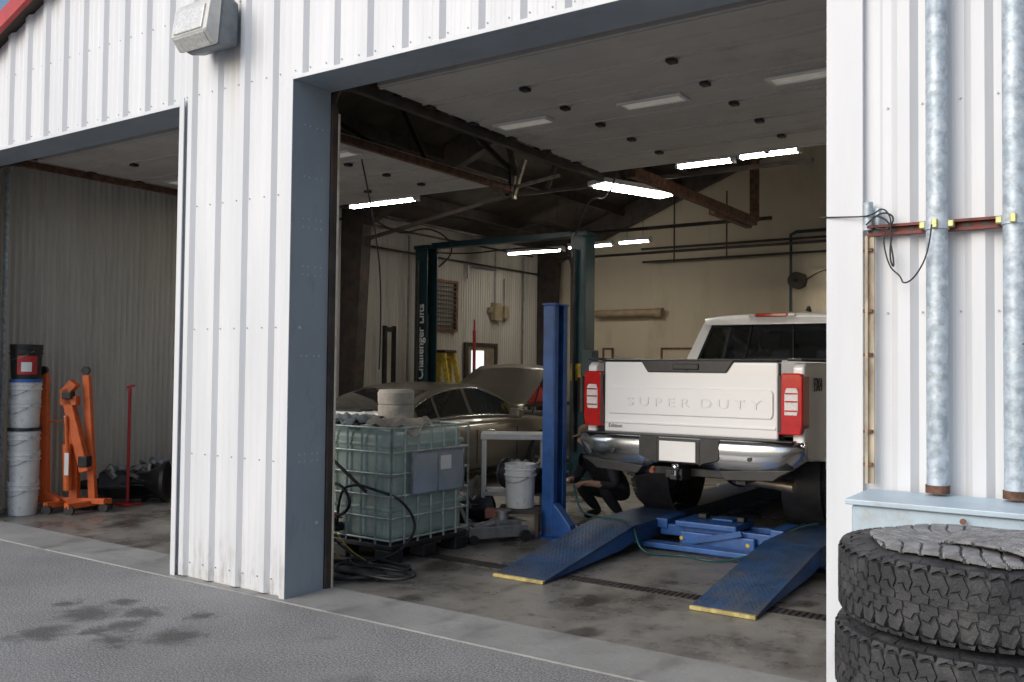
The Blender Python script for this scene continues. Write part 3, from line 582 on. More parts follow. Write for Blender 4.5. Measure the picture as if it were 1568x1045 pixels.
for y,zz,w in((2.24,1.955,.74),(2.30,1.995,.775),(2.7,2.03,.79),(3.4,2.04,.79),(4.0,2.015,.78),(4.2,1.96,.75)):
    secs.append([(w*a,y,zz-(.035*abs(a)**4)) for a in[-1+.2*i for i in range(11)]]+[(w*.98,y,zz-.07),(-w*.98,y,zz-.07)])
loft('cab_roof',secs,WHT,tr,ang=60)
box('third_brake_light',(-.17,2.225,1.965),(.17,2.27,2.0),REDG,tr,.006); boxes('cargo_lamps',[((-.25,2.23,1.967),(-.18,2.27,1.998)),((.18,2.23,1.967),(.25,2.27,1.998))],WLENS,tr,.004)
prism('roof_antenna',[(2.5,2.03),(2.65,2.03),(2.62,2.07),(2.58,2.09)],'x',.28,.31,BLK,tr,.004)
cyls('roof_marker_lights',[((x_,3.9,2.01),(x_,3.9,2.05),.03,.02) for x_ in(-.6,-.3,0,.3,.6)],M('amber',(.8,.3,.02),.3),tr)
for x_ in(-.5,.5,0):
    box('rear_seatback',(x_-.24,2.5,1.0),(x_+.24,2.65,1.48),SEAT,tr,.05); box('rear_headrest',(x_-.12,2.52,1.49),(x_+.12,2.62,1.62),SEAT,tr,.04)
for x_ in(-.45,.45):
    box('front_seatback',(x_-.25,3.5,.9),(x_+.25,3.65,1.62),SEAT,tr,.05); box('front_headrest',(x_-.13,3.52,1.65),(x_+.13,3.62,1.85),SEAT,tr,.04)
box('dashboard',(-.85,4.3,1.1),(.85,4.8,1.45),SEAT,tr,.05)
# ------------------------------------------------------------ four post lift
fl=group('four_post_lift')
for x0_,x1_ in((-4.12,-3.66),(-2.49,-2.03)):
    prism('ramp_side',[(1.42,.008),(1.46,.03),(2.95,.235),(2.95,.10),(2.7,.06)],'x',x0_+.01,x1_-.01,BLUE,fl)
    prism('ramp_deck',[(1.44,.012),(2.95,.225),(2.95,.245),(1.42,.030)],'x',x0_,x1_,BLUED,fl,.003)
    box('ramp_toe_yellow',(x0_,1.40,.008),(x1_,1.435,.034),YELW,fl,.004)
    V=[];F=[]
    for i in range(46):
        for j in range(13):
            yy=1.52+i*.031; xx=x0_+.03+j*.034+(.017 if i%2 else 0); zz=.034+(yy-1.44)*.1417
            if xx<x1_-.03:
                a=rad(45 if (i+j)%2 else -45); dx,dy=math.cos(a)*.011,math.sin(a)*.011; ex,ey=-math.sin(a)*.003,math.cos(a)*.003
                k=len(V); V+=[(xx-dx-ex,yy-dy-ey,zz-dy*.14),(xx+dx-ex,yy+dy-ey,zz+dy*.14),(xx+dx+ex,yy+dy+ey,zz+dy*.14),(xx-dx+ex,yy-dy+ey,zz-dy*.14),(xx,yy,zz+.003)]
                F+=[(k,k+1,k+4),(k+1,k+2,k+4),(k+2,k+3,k+4),(k+3,k,k+4)]
    mk('ramp_tread_pattern',V,F,BLUEP,fl)
    boxes('runway',[((x0_,2.955,.20),(x1_,8.3,.24)),((x0_,2.96,.08),(x0_+.03,8.3,.2)),((x1_-.03,2.96,.08),(x1_,8.3,.2))],BLUED,fl,.004)
    box('front_stop',(x0_,8.2,.24),(x1_,8.3,.40),BLUE,fl)
for y in(3.18,8.2):
    for x in(-4.62,-1.5):
        s=1 if x<-3 else -1
        boxes('post',[((x-.10,y-.12,.012),(x+.02,y-.10,2.24)),((x-.10,y+.10,.012),(x+.02,y+.12,2.24)),((x-.10 if s>0 else x+.0,y-.10,.012),(x-.08 if s>0 else x+.02,y+.10,2.24))],BLUE,fl,.006)
        boxes('post_front_flange',[((x+.021,y-.12,.012),(x+.033,y-.05,2.24)),((x+.021,y+.05,.012),(x+.033,y+.12,2.24))],BLUE,fl,.003)
        box('post_cap',(x-.11,y-.13,2.24),(x+.045,y+.13,2.26),BLUE,fl,.004)
        boxes('base_plate',[((x-.15,y-.22,.007),(x+.28,y+.2,.022))],BLUE,fl,.003)
        prism('gusset',[(x+.034,.022),(x+.26,.022),(x+.22,.14),(x+.10,.28),(x+.034,.34)],'y',y-.13,y-.02,BLUE,fl,.01)
        box('ladder_bar',(x-.05,y-.03,.05),(x-.03,y+.03,2.2),GALVD,fl)
    box('cross_beam',(-4.54,y-.07,.03),(-1.55,y+.07,.075 if y<4 else .18),BLUE,fl,.006)
g=group('rolling_bridge_jack',(-3.08,3.62,0))
boxes('bridge_beams',[((-.56,-.20,.10),(.56,-.12,.20)),((-.56,.12,.10),(.56,.20,.20)),((-.60,-.22,.16),(-.48,.22,.25)),((.48,-.22,.16),(.60,.22,.25))],BLUE,g,.01)
boxes('centre_block',[((-.34,-.26,.03),(.36,.22,.16)),((-.38,-.28,.20),(.20,.20,.255)),((-.10,-.10,.255),(.10,.10,.28))],BLUE,g,.015)
boxes('lift_pads',[((-.25,-.05,.257),(-.17,.05,.30)),((.12,-.05,.257),(.19,.05,.30))],BLK,g,.008)
cyls('yellow_marks',[((-.32,-.262,.10),(-.32,-.268,.10),.018),((.30,-.262,.10),(.30,-.268,.10),.018)],YEL,g)
bars('scissor_arms',[((-.3,-.28,.06),(.25,-.28,.2))],.03,.05,BLUE,g)
g=group('air_hose'); HO=M('dark_teal_hose',(.02,.075,.085),.45)
tube('hose',[(-4.5,3.3,.5),(-4.4,3.2,.28),(-4.2,3.1,.25),(-3.85,3.05,.26),(-3.68,2.95,.25),(-3.55,2.8,.05),(-3.4,2.9,.02),(-3.2,3.0,.02),(-3.0,2.9,.02),(-2.8,3.0,.02),(-2.6,3.2,.1),(-2.45,3.6,.27),(-2.3,3.8,.28)],.010,HO,g)
# ------------------------------------------------------------ two post lift
g=group('two_post_lift')
for x,s in((-9.8,1),(-6.8,-1)):
    boxes('post',[((x-.14 if s>0 else x+.12,7.31,0),(x-.12 if s>0 else x+.14,7.59,3.6)),((x-.12,7.31,0),(x+.12,7.33,3.6)),((x-.12,7.57,0),(x+.12,7.59,3.6))],TEAL,g,.004)
    box('base_plate',(x-.25,7.15,0.007),(x+.25,7.75,.03),TEAL,g)
    box('carriage',(x-.10,7.35,.25),(x+.15*s+.05,7.55,1.05),TEAL,g,.01)
    cyls('hydraulic_cylinder',[((x,7.45,.3),(x,7.45,2.5),.045),((x-.02,7.25,.4),(x-.02,7.25,3.4),.03)],BLKM,g)
    bars('swing_arms',[((x+.1*s,7.35,.18),(x+.9*s,6.3,.18)),((x+.1*s,7.55,.18),(x+.9*s,8.2,.18))],.12,.1,TEAL,g)
    box('top_cap',(x-.16,7.29,3.6),(x+.16,7.61,3.66),TEAL,g)
boxes('top_beam',[((-9.66,7.38,3.6),(-6.94,7.52,3.70))],TEAL,g,.01)
tube('hydraulic_line',[(-9.7,7.34,3.55),(-9,7.34,3.45),(-8,7.34,3.5),(-7,7.34,3.45),(-6.8,7.2,3.0),(-6.8,7.2,1.0)],.012,BLK,g)
cyls('control_box',[((-6.65,7.25,1.0),(-6.65,7.25,1.5),.09)],BLKM,g); box('safety_sticker',(-6.9,7.302,1.45),(-6.72,7.308,1.7),YEL,g); box('power_unit',(-6.62,7.1,1.5),(-6.42,7.3,1.9),TEAL,g,.02)
text('post_lettering','Challenger Lifts',.2,(-9.80,7.305,2.05),(rad(90),rad(-90),0),WHT,g,.001,.004)
# ------------------------------------------------------------ sedan
cr=group('sedan_car',(-8.15,3.2,0))
st_=[(0,.62,.80,.42),(.03,.80,.86,.34),(.12,.94,.90,.28),(.35,.985,.91,.24),(.9,1.0,.91,.22),(1.7,.975,.91,.22),(2.6,.965,.91,.22),(3.4,.97,.91,.22),(3.9,.93,.905,.24),(4.3,.88,.88,.24),(4.6,.80,.82,.26),(4.75,.70,.72,.30),(4.80,.58,.62,.34)]
secs=[]
for y,zt_,w,zb_ in st_:
    sh=zt_-.10 if zt_>.7 else zt_-.06
    half=[(w*.80,zb_),(w*.97,zb_+.08),(w,min(.60,zt_-.08)),(w*.985,sh),(w*.93,zt_-.03),(w*.80,zt_),(w*.4,zt_+.02),(0,zt_+.028)]
    secs.append([(a,y,b) for a,b in half]+[(-a,y,b) for a,b in half[-2::-1]])
loft('body',secs,BRZ,cr,ang=70)
def gz(y):
    P=[(.70,.985),(1.0,1.12),(1.35,1.265),(1.75,1.375),(2.2,1.425),(2.6,1.415),(3.0,1.27),(3.5,.985)]
    for (a,za),(b,zb_) in zip(P,P[1:]):
        if a<=y<=b: return za+(zb_-za)*(y-a)/(b-a)
    return .985
def gw(y): return .84-(gz(y)-.985)*.55
ys=[.70,.85,1.0,1.17,1.35,1.55,1.75,1.97,2.2,2.4,2.6,2.8,3.0,3.25,3.5]
def gsec(y,off=0,f=1): 
    z,w=gz(y),gw(y); return [(w*f*a,y,z+off+.02*(1-a*a)-.02) for a in(-1,-.75,-.5,-.25,0,.25,.5,.75,1)]
loft('greenhouse',[[(-.84,y,.93)]+gsec(y)+[(.84,y,.93)] for y in ys],BRZ,cr,ang=50)
DG=M('sedan_glass_dark',(.018,.02,.022),.07,0,.1,coat=1)
loft('rear_glass',[gsec(y,.006,.86) for y in(.82,1.0,1.17,1.35,1.5,1.62)],DG,cr,closed=False,ang=60)
loft('windshield',[gsec(y,.006,.9) for y in(2.68,2.8,3.0,3.25,3.42)],DG,cr,closed=False,ang=60)
for s in(-1,1):
    def sp(y,f,off=.010):
        w,z=gw(y),gz(y)-.02; return (s*(.84+(w-.84)*f+off),y,.93+(z-.93)*f)
    for y0,y1 in((1.12,1.50),(1.56,2.20),(2.28,3.16)):
        yy=[y0+(y1-y0)*i/8 for i in range(9)]
        loft('side_glass',[[sp(y,.16),sp(y,.86)] for y in yy],DG,cr,closed=False,smooth=False)
    tube('belt_trim',[sp(y,.12,.014) for y in(1.0,1.5,2.2,2.8,3.2)],.010,CHR,cr); tube('roof_trim',[sp(y,.9,.012) for y in(1.05,1.35,1.75,2.2,2.6,3.0,3.2)],.008,CHR,cr)
    box('mirror',(min(s*.9,s*1.08),2.98,.93),(max(s*.9,s*1.08),3.1,1.07),BRZ,cr,.03)
    for wy in(1.05,3.88):
        wheel(cr,(s*.80,wy,.33),.32,.2,s,.2)
        ar=arc(wy,.33,.40,-8,188,18)+arc(wy,.33,.335,188,-8,18); prism('wheel_arch',ar,'x',*sorted((s*.85,s*.918)),BLKM,cr)
    box('tail_light',(min(s*.52,s*.885),-.012,.68),(max(s*.52,s*.885),.12,.83),REDG,cr,.02)
    boxes('door_gap',[((min(s*.905,s*.913),y,.35),(max(s*.905,s*.913),y+.008,.80)) for y in(1.45,2.24,3.2)],BLK,cr)
    boxes('door_handle',[((min(s*.90,s*.935),y,.76),(max(s*.90,s*.935),y+.17,.79)) for y in(1.65,2.45)],CHR,cr,.006)
secs=[]
for i in range(9):
    u=i/8; y=3.48+u*.98; z_=1.0+u*.76-.12*u*u; w=.78-.12*u*u
    secs.append([(w*a,y+.05*(1-a*a)*u,z_+.04*(1-a*a)) for a in(-1,-.6,-.2,.2,.6,1)])
loft('open_hood',secs,BRZ,cr,closed=False,solid=.03,ang=70)
box('engine_bay',(-.7,3.6,.80),(.7,4.4,.975),BLKM,cr,.03); cyls('hood_props',[((-.7,3.9,.9),(-.7,4.1,1.35),.012),((.7,3.9,.9),(.7,4.1,1.35),.012)],BLKM,cr)
box('rear_plate',(-.26,-.03,.60),(.26,-.005,.74),PLATE,cr)
g=group('white_box_part',(-7.75,3.6,1.03)); prism('panel',[(-.9,0),(.7,0),(.66,.06),(-.86,.06)],'y',-.2,.25,PLATE,g,.02); box('frame',(-.6,-.1,.06),(.2,.15,.09),BLK,g,.01)
# ------------------------------------------------------------ IBC tote
tt=group('ibc_tote',(-5.60,1.74,0),rad(-2))
hx,hy=.60,.50
boxes('tank',[((-hx+.03,-hy+.03,.17),(hx-.03,hy-.03,1.10))],TOTE,tt,.07,4)
boxes('tank_ridges',[((-hx+.022,-hy+.022,zz),(hx-.022,hy-.022,zz+.05)) for zz in(.42,.70,.95)],TOTE,tt,.02,3)
L=[];pw=.010
def ring(z,k=0): 
    a,b=hx-k,hy-k; return [((-a,-b,z),(a,-b,z),pw),((a,-b,z),(a,b,z),pw),((a,b,z),(-a,b,z),pw),((-a,b,z),(-a,-b,z),pw)]
for zz in(.20,.38,.56,.74,.92,1.12): L+=ring(zz)
for i in range(8):
    x=-hx+2*hx*i/7; L+=[((x,-hy,.16),(x,-hy,1.12),pw),((x,hy,.16),(x,hy,1.12),pw)]
for i in range(7):
    y=-hy+2*hy*i/6; L+=[((-hx,y,.16),(-hx,y,1.12),pw),((hx,y,.16),(hx,y,1.12),pw)]
L+=[((-.25,-hy,1.125),(-.25,hy,1.125),.014),((.25,-hy,1.125),(.25,hy,1.125),.014)]
cyls('cage',L,M('cage_steel',(.46,.52,.51),.4,.55,.2,12),tt,8)
boxes('pallet_deck',[((-hx,-hy,.12),(hx,hy,.165))],BLK,tt,.01)
boxes('pallet_feet',[((a,b,0.007),(a+.18,b+.16,.12)) for a in(-.6,-.09,.42) for b in(-.5,-.08,.34)]+[((-.6,b,.007),(.6,b+.1,.03)) for b in(-.47,-.05,.37)],BLK,tt,.015)
box('label_plate',(hx+.013,-.26,.56),(hx+.018,.40,.90),M('label_plate_metal',(.60,.67,.72),.25,.5,.12,3),tt,.002)
boxes('label_frame',[((hx+.012,-.28,.545),(hx+.024,.42,.56)),((hx+.012,-.28,.90),(hx+.024,.42,.915)),((hx+.012,-.28,.56),(hx+.024,-.26,.90)),((hx+.012,.05,.56),(hx+.024,.065,.90)),((hx+.012,.40,.56),(hx+.024,.42,.90))],GALVD,tt)
box('paper_label',(hx+.019,.1,.74),(hx+.021,.24,.86),PLATE,tt)
lathe('lid',[(0,.05),(.09,.05),(.10,.0),(.11,0),(.11,-.04)],(-.1,0,1.13),'z',BLK,tt,20)
cyls('drain_valve',[((0,-hy+.02,.26),(0,-hy-.08,.26),.04),((0,-hy-.05,.26),(0,-hy-.05,.34),.02)],BLK,tt); bars('valve_handle',[((-.08,-hy-.05,.35),(.08,-hy-.05,.35))],.02,.015,RED,tt)
def bucket(name,loc,mat,r=.15,h=.37,lid=None):
    g=group(name,loc)
    lathe('shell',[(0,.005),(r*.86,.005),(r*.88,.0),(r*.9,.02),(r*.97,h*.72),(r*1.06,h*.73),(r*1.06,h*.76),(r*.98,h*.77),(r*.985,h*.86),(r*1.05,h*.87),(r*1.05,h*.89),(r,h*.9),(r*1.02,h),(r*.97,h),(r*.95,h*.9),(r*.84,.02),(0,.02)],(0,0,0),'z',mat,g,28)
    tube('bail_handle',[(r*1.03*math.cos(a),-r*1.03*math.sin(a)-.0,h*.82-.10*math.sin(a)) for a in[math.pi*i/8 for i in range(9)]],.003,GALVD,g)
    if lid: lathe('lid',[(0,h+.012),(r*.95,h+.012),(r*1.06,h+.015),(r*1.07,h-.02),(r,h-.02)],(0,0,0),'z',lid,g,28)
    return g
CARD=M('dirty_cardboard_white',(.5,.46,.40),.8,0,.15,8,dirt=(.25,.2,.14))
g=group('plastic_jug',(-5.62,1.95,1.14)); lathe('body',[(0,0),(.16,0),(.165,.03),(.165,.13),(.155,.14),(.165,.15),(.17,.25),(.15,.28),(0,.28)],(0,0,0),'z',CARD,g,20)
def cloth(name,loc,L,Wd,mat,amp=.03,rz=0,seed=1,drop=.0):
    random.seed(seed); g=group(name,loc,rz); nu,nv=26,20; V=[];F=[]
    ph=[random.uniform(0,6) for _ in range(6)]
    for i in range(nu+1):
        for j in range(nv+1):
            u=i/nu-.5;v=j/nv-.5; ed=max(0,abs(u)-.33)+max(0,abs(v)-.33)
            z=amp*(math.sin(u*13+ph[0]+v*5)+.7*math.sin(v*17+ph[1]-u*7)+.5*math.sin((u+v)*25+ph[2]))-drop*ed*3+amp*1.5
            V.append((u*L*(1+.1*math.sin(v*9+ph[3])),v*Wd*(1+.12*math.sin(u*8+ph[4])),z))
    for i in range(nu):
        for j in range(nv):
            a=i*(nv+1)+j; F.append((a,a+1,a+nv+2,a+nv+1))
    mk('cloth',V,F,mat,g,smooth=True,solid=.004,ang=60); return g
cloth('shop_rag',(-5.28,1.62,1.145),.5,.45,RAG,.02,rad(20),3,.12)
cloth('shop_rag',(-5.75,1.50,1.15),.55,.4,M('grey_rag',(.22,.25,.26),.85,0,.2),.018,rad(-10),5,.06)
cloth('white_sheet',(-6.0,1.9,1.15),.45,.5,PLATE,.015,0,8,.1)
g=group('rubber_hose'); 
def loop(cx,cy,rx,ry,z,n=14,a0=0,tot=2*math.pi): return [(cx+rx*math.cos(a0+tot*i/n),cy+ry*math.sin(a0+tot*i/n),z+.01*math.sin(i*1.7)) for i in range(n+1)]
tube('floor_coil_a',loop(-5.0,.95,.42,.22,.035)+[(-4.55,1.0,.03),(-4.7,.7,.03)],.014,BLK,g); tube('floor_coil_b',loop(-4.85,.86,.38,.17,.05,14,1),.014,BLK,g); tube('floor_coil_c',loop(-5.15,.8,.40,.26,.03,14,2),.016,BLK,g); tube('floor_coil_d',loop(-4.95,1.02,.3,.13,.06,14,3),.012,BLK,g)
tube('tote_hose_a',[(-5.6,1.2,.28),(-5.5,1.1,.6),(-5.3,1.12,.66),(-5.1,1.13,.62),(-4.98,1.3,.55),(-4.95,1.5,.3),(-4.96,1.3,.12),(-5.1,1.1,.04),(-5.3,1.0,.03)],.012,BLK,g)
tube('tote_hose_b',[(-5.9,1.15,.9),(-5.75,1.1,.5),(-5.5,1.1,.35),(-5.3,1.08,.5),(-5.5,1.1,.68),(-5.75,1.12,.55),(-5.7,1.05,.2),(-5.5,.95,.04)],.014,BLK,g)
tube('tote_hose_c',[(-5.75,1.2,1.0),(-5.85,1.05,.7),(-5.7,1.0,.4),(-5.4,1.05,.12),(-5.0,1.0,.04)],.010,BLKM,g)
bars('spray_wand',[((-5.8,1.15,.95),(-5.2,1.12,.60))],.02,.02,BLKM,g)
tube('yellow_cord',[(-5.4,1.05,.04),(-5.6,1.0,.2),(-5.5,1.05,.3),(-5.3,1.05,.1),(-5.1,1.1,.03)],.006,YEL,g)
# ------------------------------------------------------------ metal table, bucket, parts
g=group('metal_work_table',(-5.32,3.45,0),rad(34))
TBL=M('grey_painted_table',(.42,.43,.44),.5,.1,.12,6,dirt=(.2,.19,.18),damt=.4)
boxes('top',[((-.33,-.22,.93),(.33,.22,.955)),((-.33,-.225,.90),(.33,-.2,.93))],TBL,g,.004)
bars('legs',[((-.30,-.19,.01),(-.30,-.19,.93)),((.30,-.19,.01),(.30,-.19,.93)),((-.30,.19,.01),(-.30,.19,.93)),((.30,.19,.01),(.30,.19,.93)),((-.3,-.19,.35),(.3,-.19,.35)),((-.3,.19,.35),(.3,.19,.35))],.035,.035,TBL,g)
box('shelf',(-.3,-.2,.33),(.3,.2,.345),GALVD,g)
def engineparts(name,loc,sc_=1,seed=1,mat=BLKM):
    random.seed(seed); g=group(name,loc,random.uniform(0,3)); g.scale=(sc_,)*3
    lathe('bell_housing',[(0,-.25),(.08,-.25),(.10,-.1),(.13,.0),(.22,.15),(.24,.16),(.24,.2),(.18,.2),(.05,.17),(0,.17)],(0,0,.24),'x',mat,g,24)
    prism('case',[(-.14,.02),(.14,.02),(.18,.12),(.15,.30),(.05,.38),(-.1,.36),(-.17,.2)],'x',-.55,-.2,mat,g,.02)
    boxes('pan',[((-.5,-.15,.0),(-.05,.15,.06))],STEEL,g,.015)
    cyls('bosses',[((random.uniform(-.5,0),random.uniform(-.15,.15),.3),(random.uniform(-.5,0),random.uniform(-.2,.2),.42),random.uniform(.02,.05)) for _ in range(10)],GALVD,g,10)
    cyls('tail_shaft',[((-.55,0,.22),(-.8,0,.2),.07,.05)],mat,g)
    for k in range(5): tube('line',[(random.uniform(-.5,.2),random.uniform(-.2,.2),random.uniform(.2,.45)) for _ in range(4)],.012,BLK,g)
    return g
engineparts('transmission_part',(-9.62,2.15,0),1,4); engineparts('transmission_part',(-9.9,2.75,.0),1.05,9); engineparts('engine_part',(-5.55,3.05,0),.8,12); engineparts('engine_part',(-5.3,3.5,.36),.7,15); engineparts('engine_part',(-5.95,3.4,.0),1.0,21)
bucket('plastic_bucket',(-4.93,3.0,.28),BUCK,.15,.42)
g=group('low_parts_stand',(-4.93,3.0,0),rad(30)); boxes('stand',[((-.2,-.2,.24),(.2,.2,.275)),((-.19,-.19,.01),(-.15,-.15,.24)),((.15,-.19,.01),(.19,-.15,.24)),((-.19,.15,.01),(-.15,.19,.24)),((.15,.15,.01),(.19,.19,.24))],STEEL,g,.004); box('red_brick',(-.32,-.25,.20),(-.1,-.08,.28),M('brick_red',(.3,.12,.08),.8),g,.01)
g=group('floor_jack',(-4.98,2.62,0),rad(60))
boxes('frame',[((-.3,-.14,.05),(.3,-.11,.16)),((-.3,.11,.05),(.3,.14,.16)),((-.3,-.11,.06),(-.2,.11,.14)),((.0,-.1,.14),(.25,.1,.2))],GALVD,g,.01)
cyls('casters',[((-.26,-.16,.05),(-.26,-.10,.05),.045),((-.26,.10,.05),(-.26,.16,.05),.045),((.26,-.18,.06),(.26,-.14,.06),.055),((.26,.14,.06),(.26,.18,.06),.055)],BLK,g)
cyls('ram',[((-.2,0,.12),(.05,0,.18),.04),((.1,0,.2),(.1,0,.27),.06),((.1,0,.27),(.1,0,.285),.08)],GALVD,g); bars('handle',[((-.25,0,.15),(-.5,.05,.75))],.03,.03,GALVD,g)
# ------------------------------------------------------------ left bay objects
bucket('plastic_bucket',(-9.86,.78,.008),BUCK,.155,.36); bucket('plastic_bucket',(-9.85,.78,.33),BUCK,.155,.36); bucket('plastic_bucket',(-9.86,.78,.50),BUCK,.155,.42,lid=BLK)
bucket('plastic_bucket',(-9.86,.78,.935),BUCK,.155,.30); bucket('plastic_bucket',(-9.85,.78,1.07),BUCK,.155,.37,lid=M('blue_lid',(.03,.12,.4),.4))
g=bucket('oil_bucket',(-9.86,.78,1.455),BLK,.16,.37)
V=[];F=[]
for i in range(9):
    a=rad(-60+i*9); V+=[(.161*math.cos(a),.161*math.sin(a),.05),(.164*math.cos(a),.164*math.sin(a),.25)]
for i in range(8): F.append((2*i,2*i+2,2*i+3,2*i+1))
mk('label',V,F,RED,g)
V=[];F=[]
for i in range(5):
    a=rad(-45+i*9); V+=[(.1625*math.cos(a),.1625*math.sin(a),.08),(.1650*math.cos(a),.1650*math.sin(a),.18)]
for i in range(4): F.append((2*i,2*i+2,2*i+3,2*i+1))
mk('label_patch',V,F,PLATE,g)
g=group('engine_crane',(-9.62,1.20,0),rad(34))
bars('folded_leg',[((-.30,0,.12),(-.34,.0,1.52)),((.20,.05,.14),(.10,.05,1.50)),((-.33,.0,.98),(-.05,.02,1.0),.02,.02)],.075,.075,ORG,g,.006)
bars('boom',[((.02,-.05,1.42),(-.08,-.05,1.30)),((-.08,-.05,1.35),(.16,-.05,.45)),((-.12,-.05,1.22),(.06,-.05,1.22))],.11,.10,ORG,g,.008)
bars('mast',[((.02,.0,.14),(.0,.0,1.0))],.09,.09,ORG,g,.006)
bars('base',[((-.48,0,.14),(.36,0,.12)),((-.20,-.2,.10),(.05,.25,.10)),((-.3,.0,.20),(-.1,-.05,.12)),((.05,-.25,.10),(.32,.2,.10))],.08,.06,ORG,g,.006)
cyls('hydraulic_ram',[((.0,-.12,.25),(-.02,-.12,.75),.045),((-.02,-.12,.75),(-.04,-.12,1.05),.02)],ORG,g); box('ram_label',(-.02,-.168,.42),(.025,-.163,.66),PLATE,g); cyls('ram_rod',[((-.02,-.12,.76),(-.05,-.12,1.06),.018)],CHR,g)
cyls('casters',[((a,b-.02,.05),(a,b+.02,.05),.05) for a,b in((-.45,0),(.34,0),(-.18,-.2),(.05,.25),(.08,-.24),(.3,.2))]+[((-.34,-.05,1.55),(-.34,.0,1.55),.045),((.1,-.0,1.55),(.1,.05,1.55),.045)],BLK,g)
boxes('latch_blocks',[((-.08,-.15,1.24),(.02,-.04,1.32)),((.1,-.12,.5),(.2,0,.62))],BLKM,g,.008)
g=group('red_transmission_jack_pole',(-9.6,1.85,0)); cyls('pole',[((0,0,.02),(0,0,1.35),.018),((-.05,0,1.36),(.08,0,1.38),.014)],RED,g); box('foot',(-.12,-.12,.007),(.12,.12,.03),RED,g,.005)
g=group('wall_conduit'); cyls('pipe',[((XL+.07,.77,0),(XL+.07,.77,3.75),.025)],GALV,g)
engineparts('starter_part',(-9.55,1.45,0),.35,31)
g=group('broom',(-10.1,2.95,0)); cyls('handle',[((0,0,0.2),(-.1,0,1.3),.014)],BLKM,g); box('head',(-.1,-.18,.02),(.12,.18,.2),BLK,g,.02)
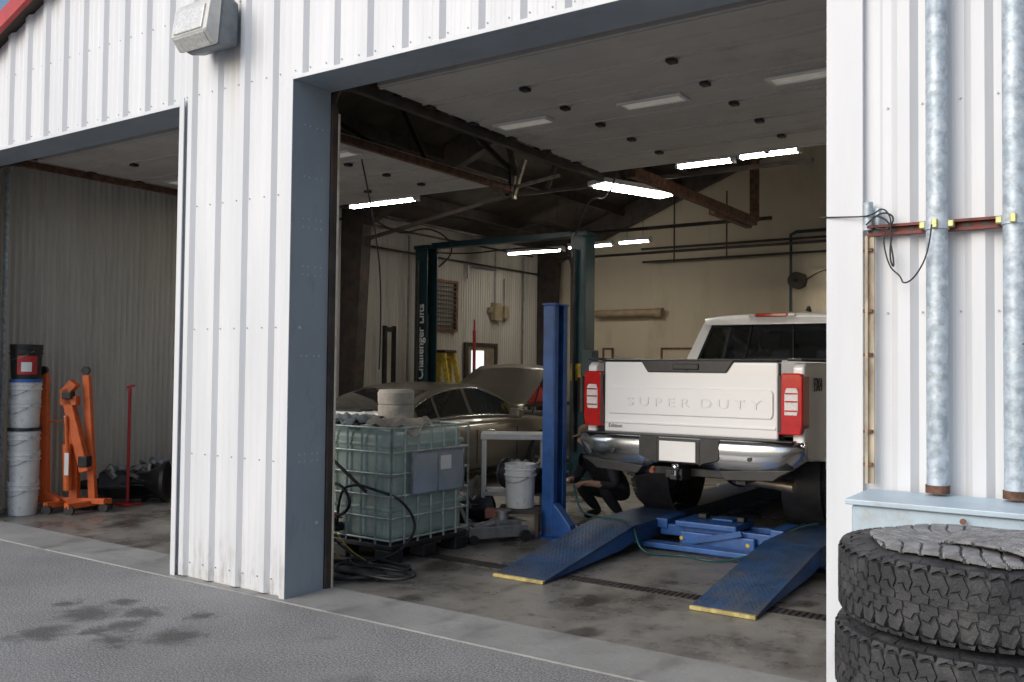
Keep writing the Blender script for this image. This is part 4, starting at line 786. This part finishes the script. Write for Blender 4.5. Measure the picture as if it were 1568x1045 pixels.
# ------------------------------------------------------------ mechanic
def mechanic():
    g=group('mechanic_person')
    pv=Vector((-4.60,4.38,.30)); f=Vector((-.28,-.96,0)).normalized(); s=Vector((.96,-.28,0)).normalized(); U=Vector((0,0,1))
    P=lambda a,b,z: pv+f*a+s*b+U*(z-.30)
    J=[];E=[];Rr=[]
    def add(p,r,par=None):
        J.append(tuple(p)); Rr.append(r)
        if par is not None: E.append((par,len(J)-1))
        return len(J)-1
    a=add(P(0,0,.30),.155); b=add(P(.12,0,.48),.145,a); c=add(P(.26,0,.64),.16,b); n=add(P(.36,0,.76),.065,c); hd=add(P(.41,0,.83),.06,n)
    for sd in(-1,1):
        sh=add(P(.27,sd*.17,.67),.075,c); el=add(P(.30,sd*.28,.42) if sd>0 else P(.36,sd*.26,.44),.05,sh); wr=add(P(.54,sd*.16,.45),.033,el)
        h=add(P(.02,sd*.12,.30),.10,a); kn=add(P(.40,sd*.18,.40),.075,h); an=add(P(.10,sd*.16,.09),.05,kn); to=add(P(.30,sd*.18,.055),.04,an)
        hh=add(P(.61,sd*.13,.455),.032,wr)
        for q,(o,ln) in enumerate(((-.03,.075),(-.01,.085),(.012,.08),(.033,.062))):
            k1=add(P(.655,sd*.12+o,.455),.010,hh); k2=add(P(.655+ln*.5,sd*.11+o,.44),.009,k1); add(P(.655+ln*.75,sd*.1+o,.41),.008,k2)
        t1=add(P(.615,sd*.13-sd*.045,.46),.011,hh); add(P(.65,sd*.13-sd*.06,.44),.009,t1)
    me=bpy.data.meshes.new('body'); me.from_pydata(J,E,[]); o=bpy.data.objects.new('body_tmp',me); link(o)
    m=o.modifiers.new('k','SKIN'); m.use_smooth_shade=True
    for i,v in enumerate(me.skin_vertices[0].data): v.radius=(Rr[i],Rr[i]); v.use_root=(i==0)
    u=o.modifiers.new('u','SUBSURF'); u.levels=2; u.render_levels=2
    dg=bpy.context.evaluated_depsgraph_get(); nm=bpy.data.meshes.new_from_object(o.evaluated_get(dg)); bpy.data.objects.remove(o)
    SK=M('skin',(.42,.25,.18),.5,0,.1); NV=M('dark_coverall',(.014,.016,.022),.8,0,.3,20); BT=M('work_boot',(.03,.02,.015),.6)
    nm.materials.clear()
    for q in(NV,SK,BT): nm.materials.append(q)
    for p in nm.polygons:
        cc=p.center-pv; fa=cc.dot(f); fs=cc.dot(s); z=p.center.z
        p.material_index=0
        if fa>.47 and abs(fs)>.03 and .36<z<.55 and abs(fs)<.30: p.material_index=1
        if fa>.34 and z>.765: p.material_index=1
        if z<.13: p.material_index=2
        p.use_smooth=True
    bo=bpy.data.objects.new('body',nm); link(bo,g)
    hc=P(.44,0,.915); bm=bmesh.new(); bmesh.ops.create_uvsphere(bm,u_segments=28,v_segments=20,radius=1)
    for v in bm.verts:
        x,y,z=v.co
        w=.078*(1-.22*max(0,-z)); d=.098; q=Vector((x*w,y*d*(1-.08*max(0,-z)),z*.12))
        if y>.5:
            nz=math.exp(-((x/.16)**2+((z+.12)/.22)**2)); q.y+=.022*nz
            for ex in(-.42,.42): q.y-=.010*math.exp(-(((x-ex)/.2)**2+((z-.05)/.13)**2))
            q.y+=.006*math.exp(-((x/.35)**2+((z+.48)/.08)**2))
            q.y+=.008*math.exp(-((x/.3)**2+((z+.8)/.15)**2))
        v.co=q
    hm=bpy.data.meshes.new('head'); bm.to_mesh(hm); bm.free(); hm.shade_smooth()
    HR=M('hair_brown',(.06,.035,.02),.8,0,.3,60,bump=.6,bscale=150)
    hm.materials.append(SK); hm.materials.append(HR)
    for p in hm.polygons:
        if p.center.z>.075 or (p.center.y<-.005 and p.center.z>-.045): p.material_index=1
    ho=bpy.data.objects.new('head',hm); link(ho,g); ho.location=hc; ang=math.atan2(-f.x,f.y)+rad(-35); ho.rotation_euler=(rad(-18),0,ang)
    CAPM=M('brown_cap',(.14,.09,.055),.9)
    for sd in(-1,1):
        e=lathe('ear',[(0,.006),(.012,.008),(.02,.0),(0,-.004)],(sd*.078,0,-.01),'x',SK,ho,12); e.scale=(1,1,1.5)
        lathe('eye',[(0,.012),(.006,.010),(.010,.005),(.011,0)],(sd*.033,.078,.008),'y',PLATE,ho,12); lathe('iris',[(0,.0135),(.004,.012),(.0045,.010)],(sd*.033,.078,.008),'y',BLK,ho,10)
    lathe('cap_crown',[(0,.135),(.045,.13),(.08,.105),(.095,.06),(.097,.045)],(0,-.008,0),'z',CAPM,ho,24)
    prism('cap_brim',[(-.07,.06),(-.055,.13),(0,.155),(.055,.13),(.07,.06)],'z',.045,.052,CAPM,ho,.002)
mechanic()
# ------------------------------------------------------------ camera, light, world
cam=bpy.data.cameras.new('camera'); co=bpy.data.objects.new('camera',cam); link(co)
cam.sensor_width=36; cam.lens=32.14; cam.clip_end=1500; cam.clip_start=.05
Rm=Matrix.Rotation(rad(34.1),4,'Z')@Matrix.Rotation(math.pi/2+.0293,4,'X')@Matrix.Rotation(.0105,4,'Z')
co.matrix_world=Matrix.Translation((0,-4.45,1.63))@Rm
sc.camera=co
sd=Vector((-.30,-.82,.48)).normalized()
su=bpy.data.lights.new('sun','SUN'); su.energy=2.0; su.angle=rad(50); su.color=(1,.975,.95)
so=bpy.data.objects.new('sun',su); link(so); so.rotation_euler=sd.to_track_quat('Z','Y').to_euler()
w=bpy.data.worlds.new('World'); sc.world=w; w.use_nodes=True; nt=w.node_tree; sk=nt.nodes.new('ShaderNodeTexSky'); sk.sky_type='NISHITA'; sk.sun_disc=False
sk.sun_elevation=math.asin(sd.z); sk.sun_rotation=math.atan2(sd.x,sd.y); sk.air_density=1; sk.dust_density=2.0; sk.ozone_density=1.3
nt.links.new(sk.outputs[0],nt.nodes['Background'].inputs[0]); nt.nodes['Background'].inputs[1].default_value=.135
sc.view_settings.view_transform='Standard'; sc.view_settings.look='None'; sc.view_settings.exposure=0
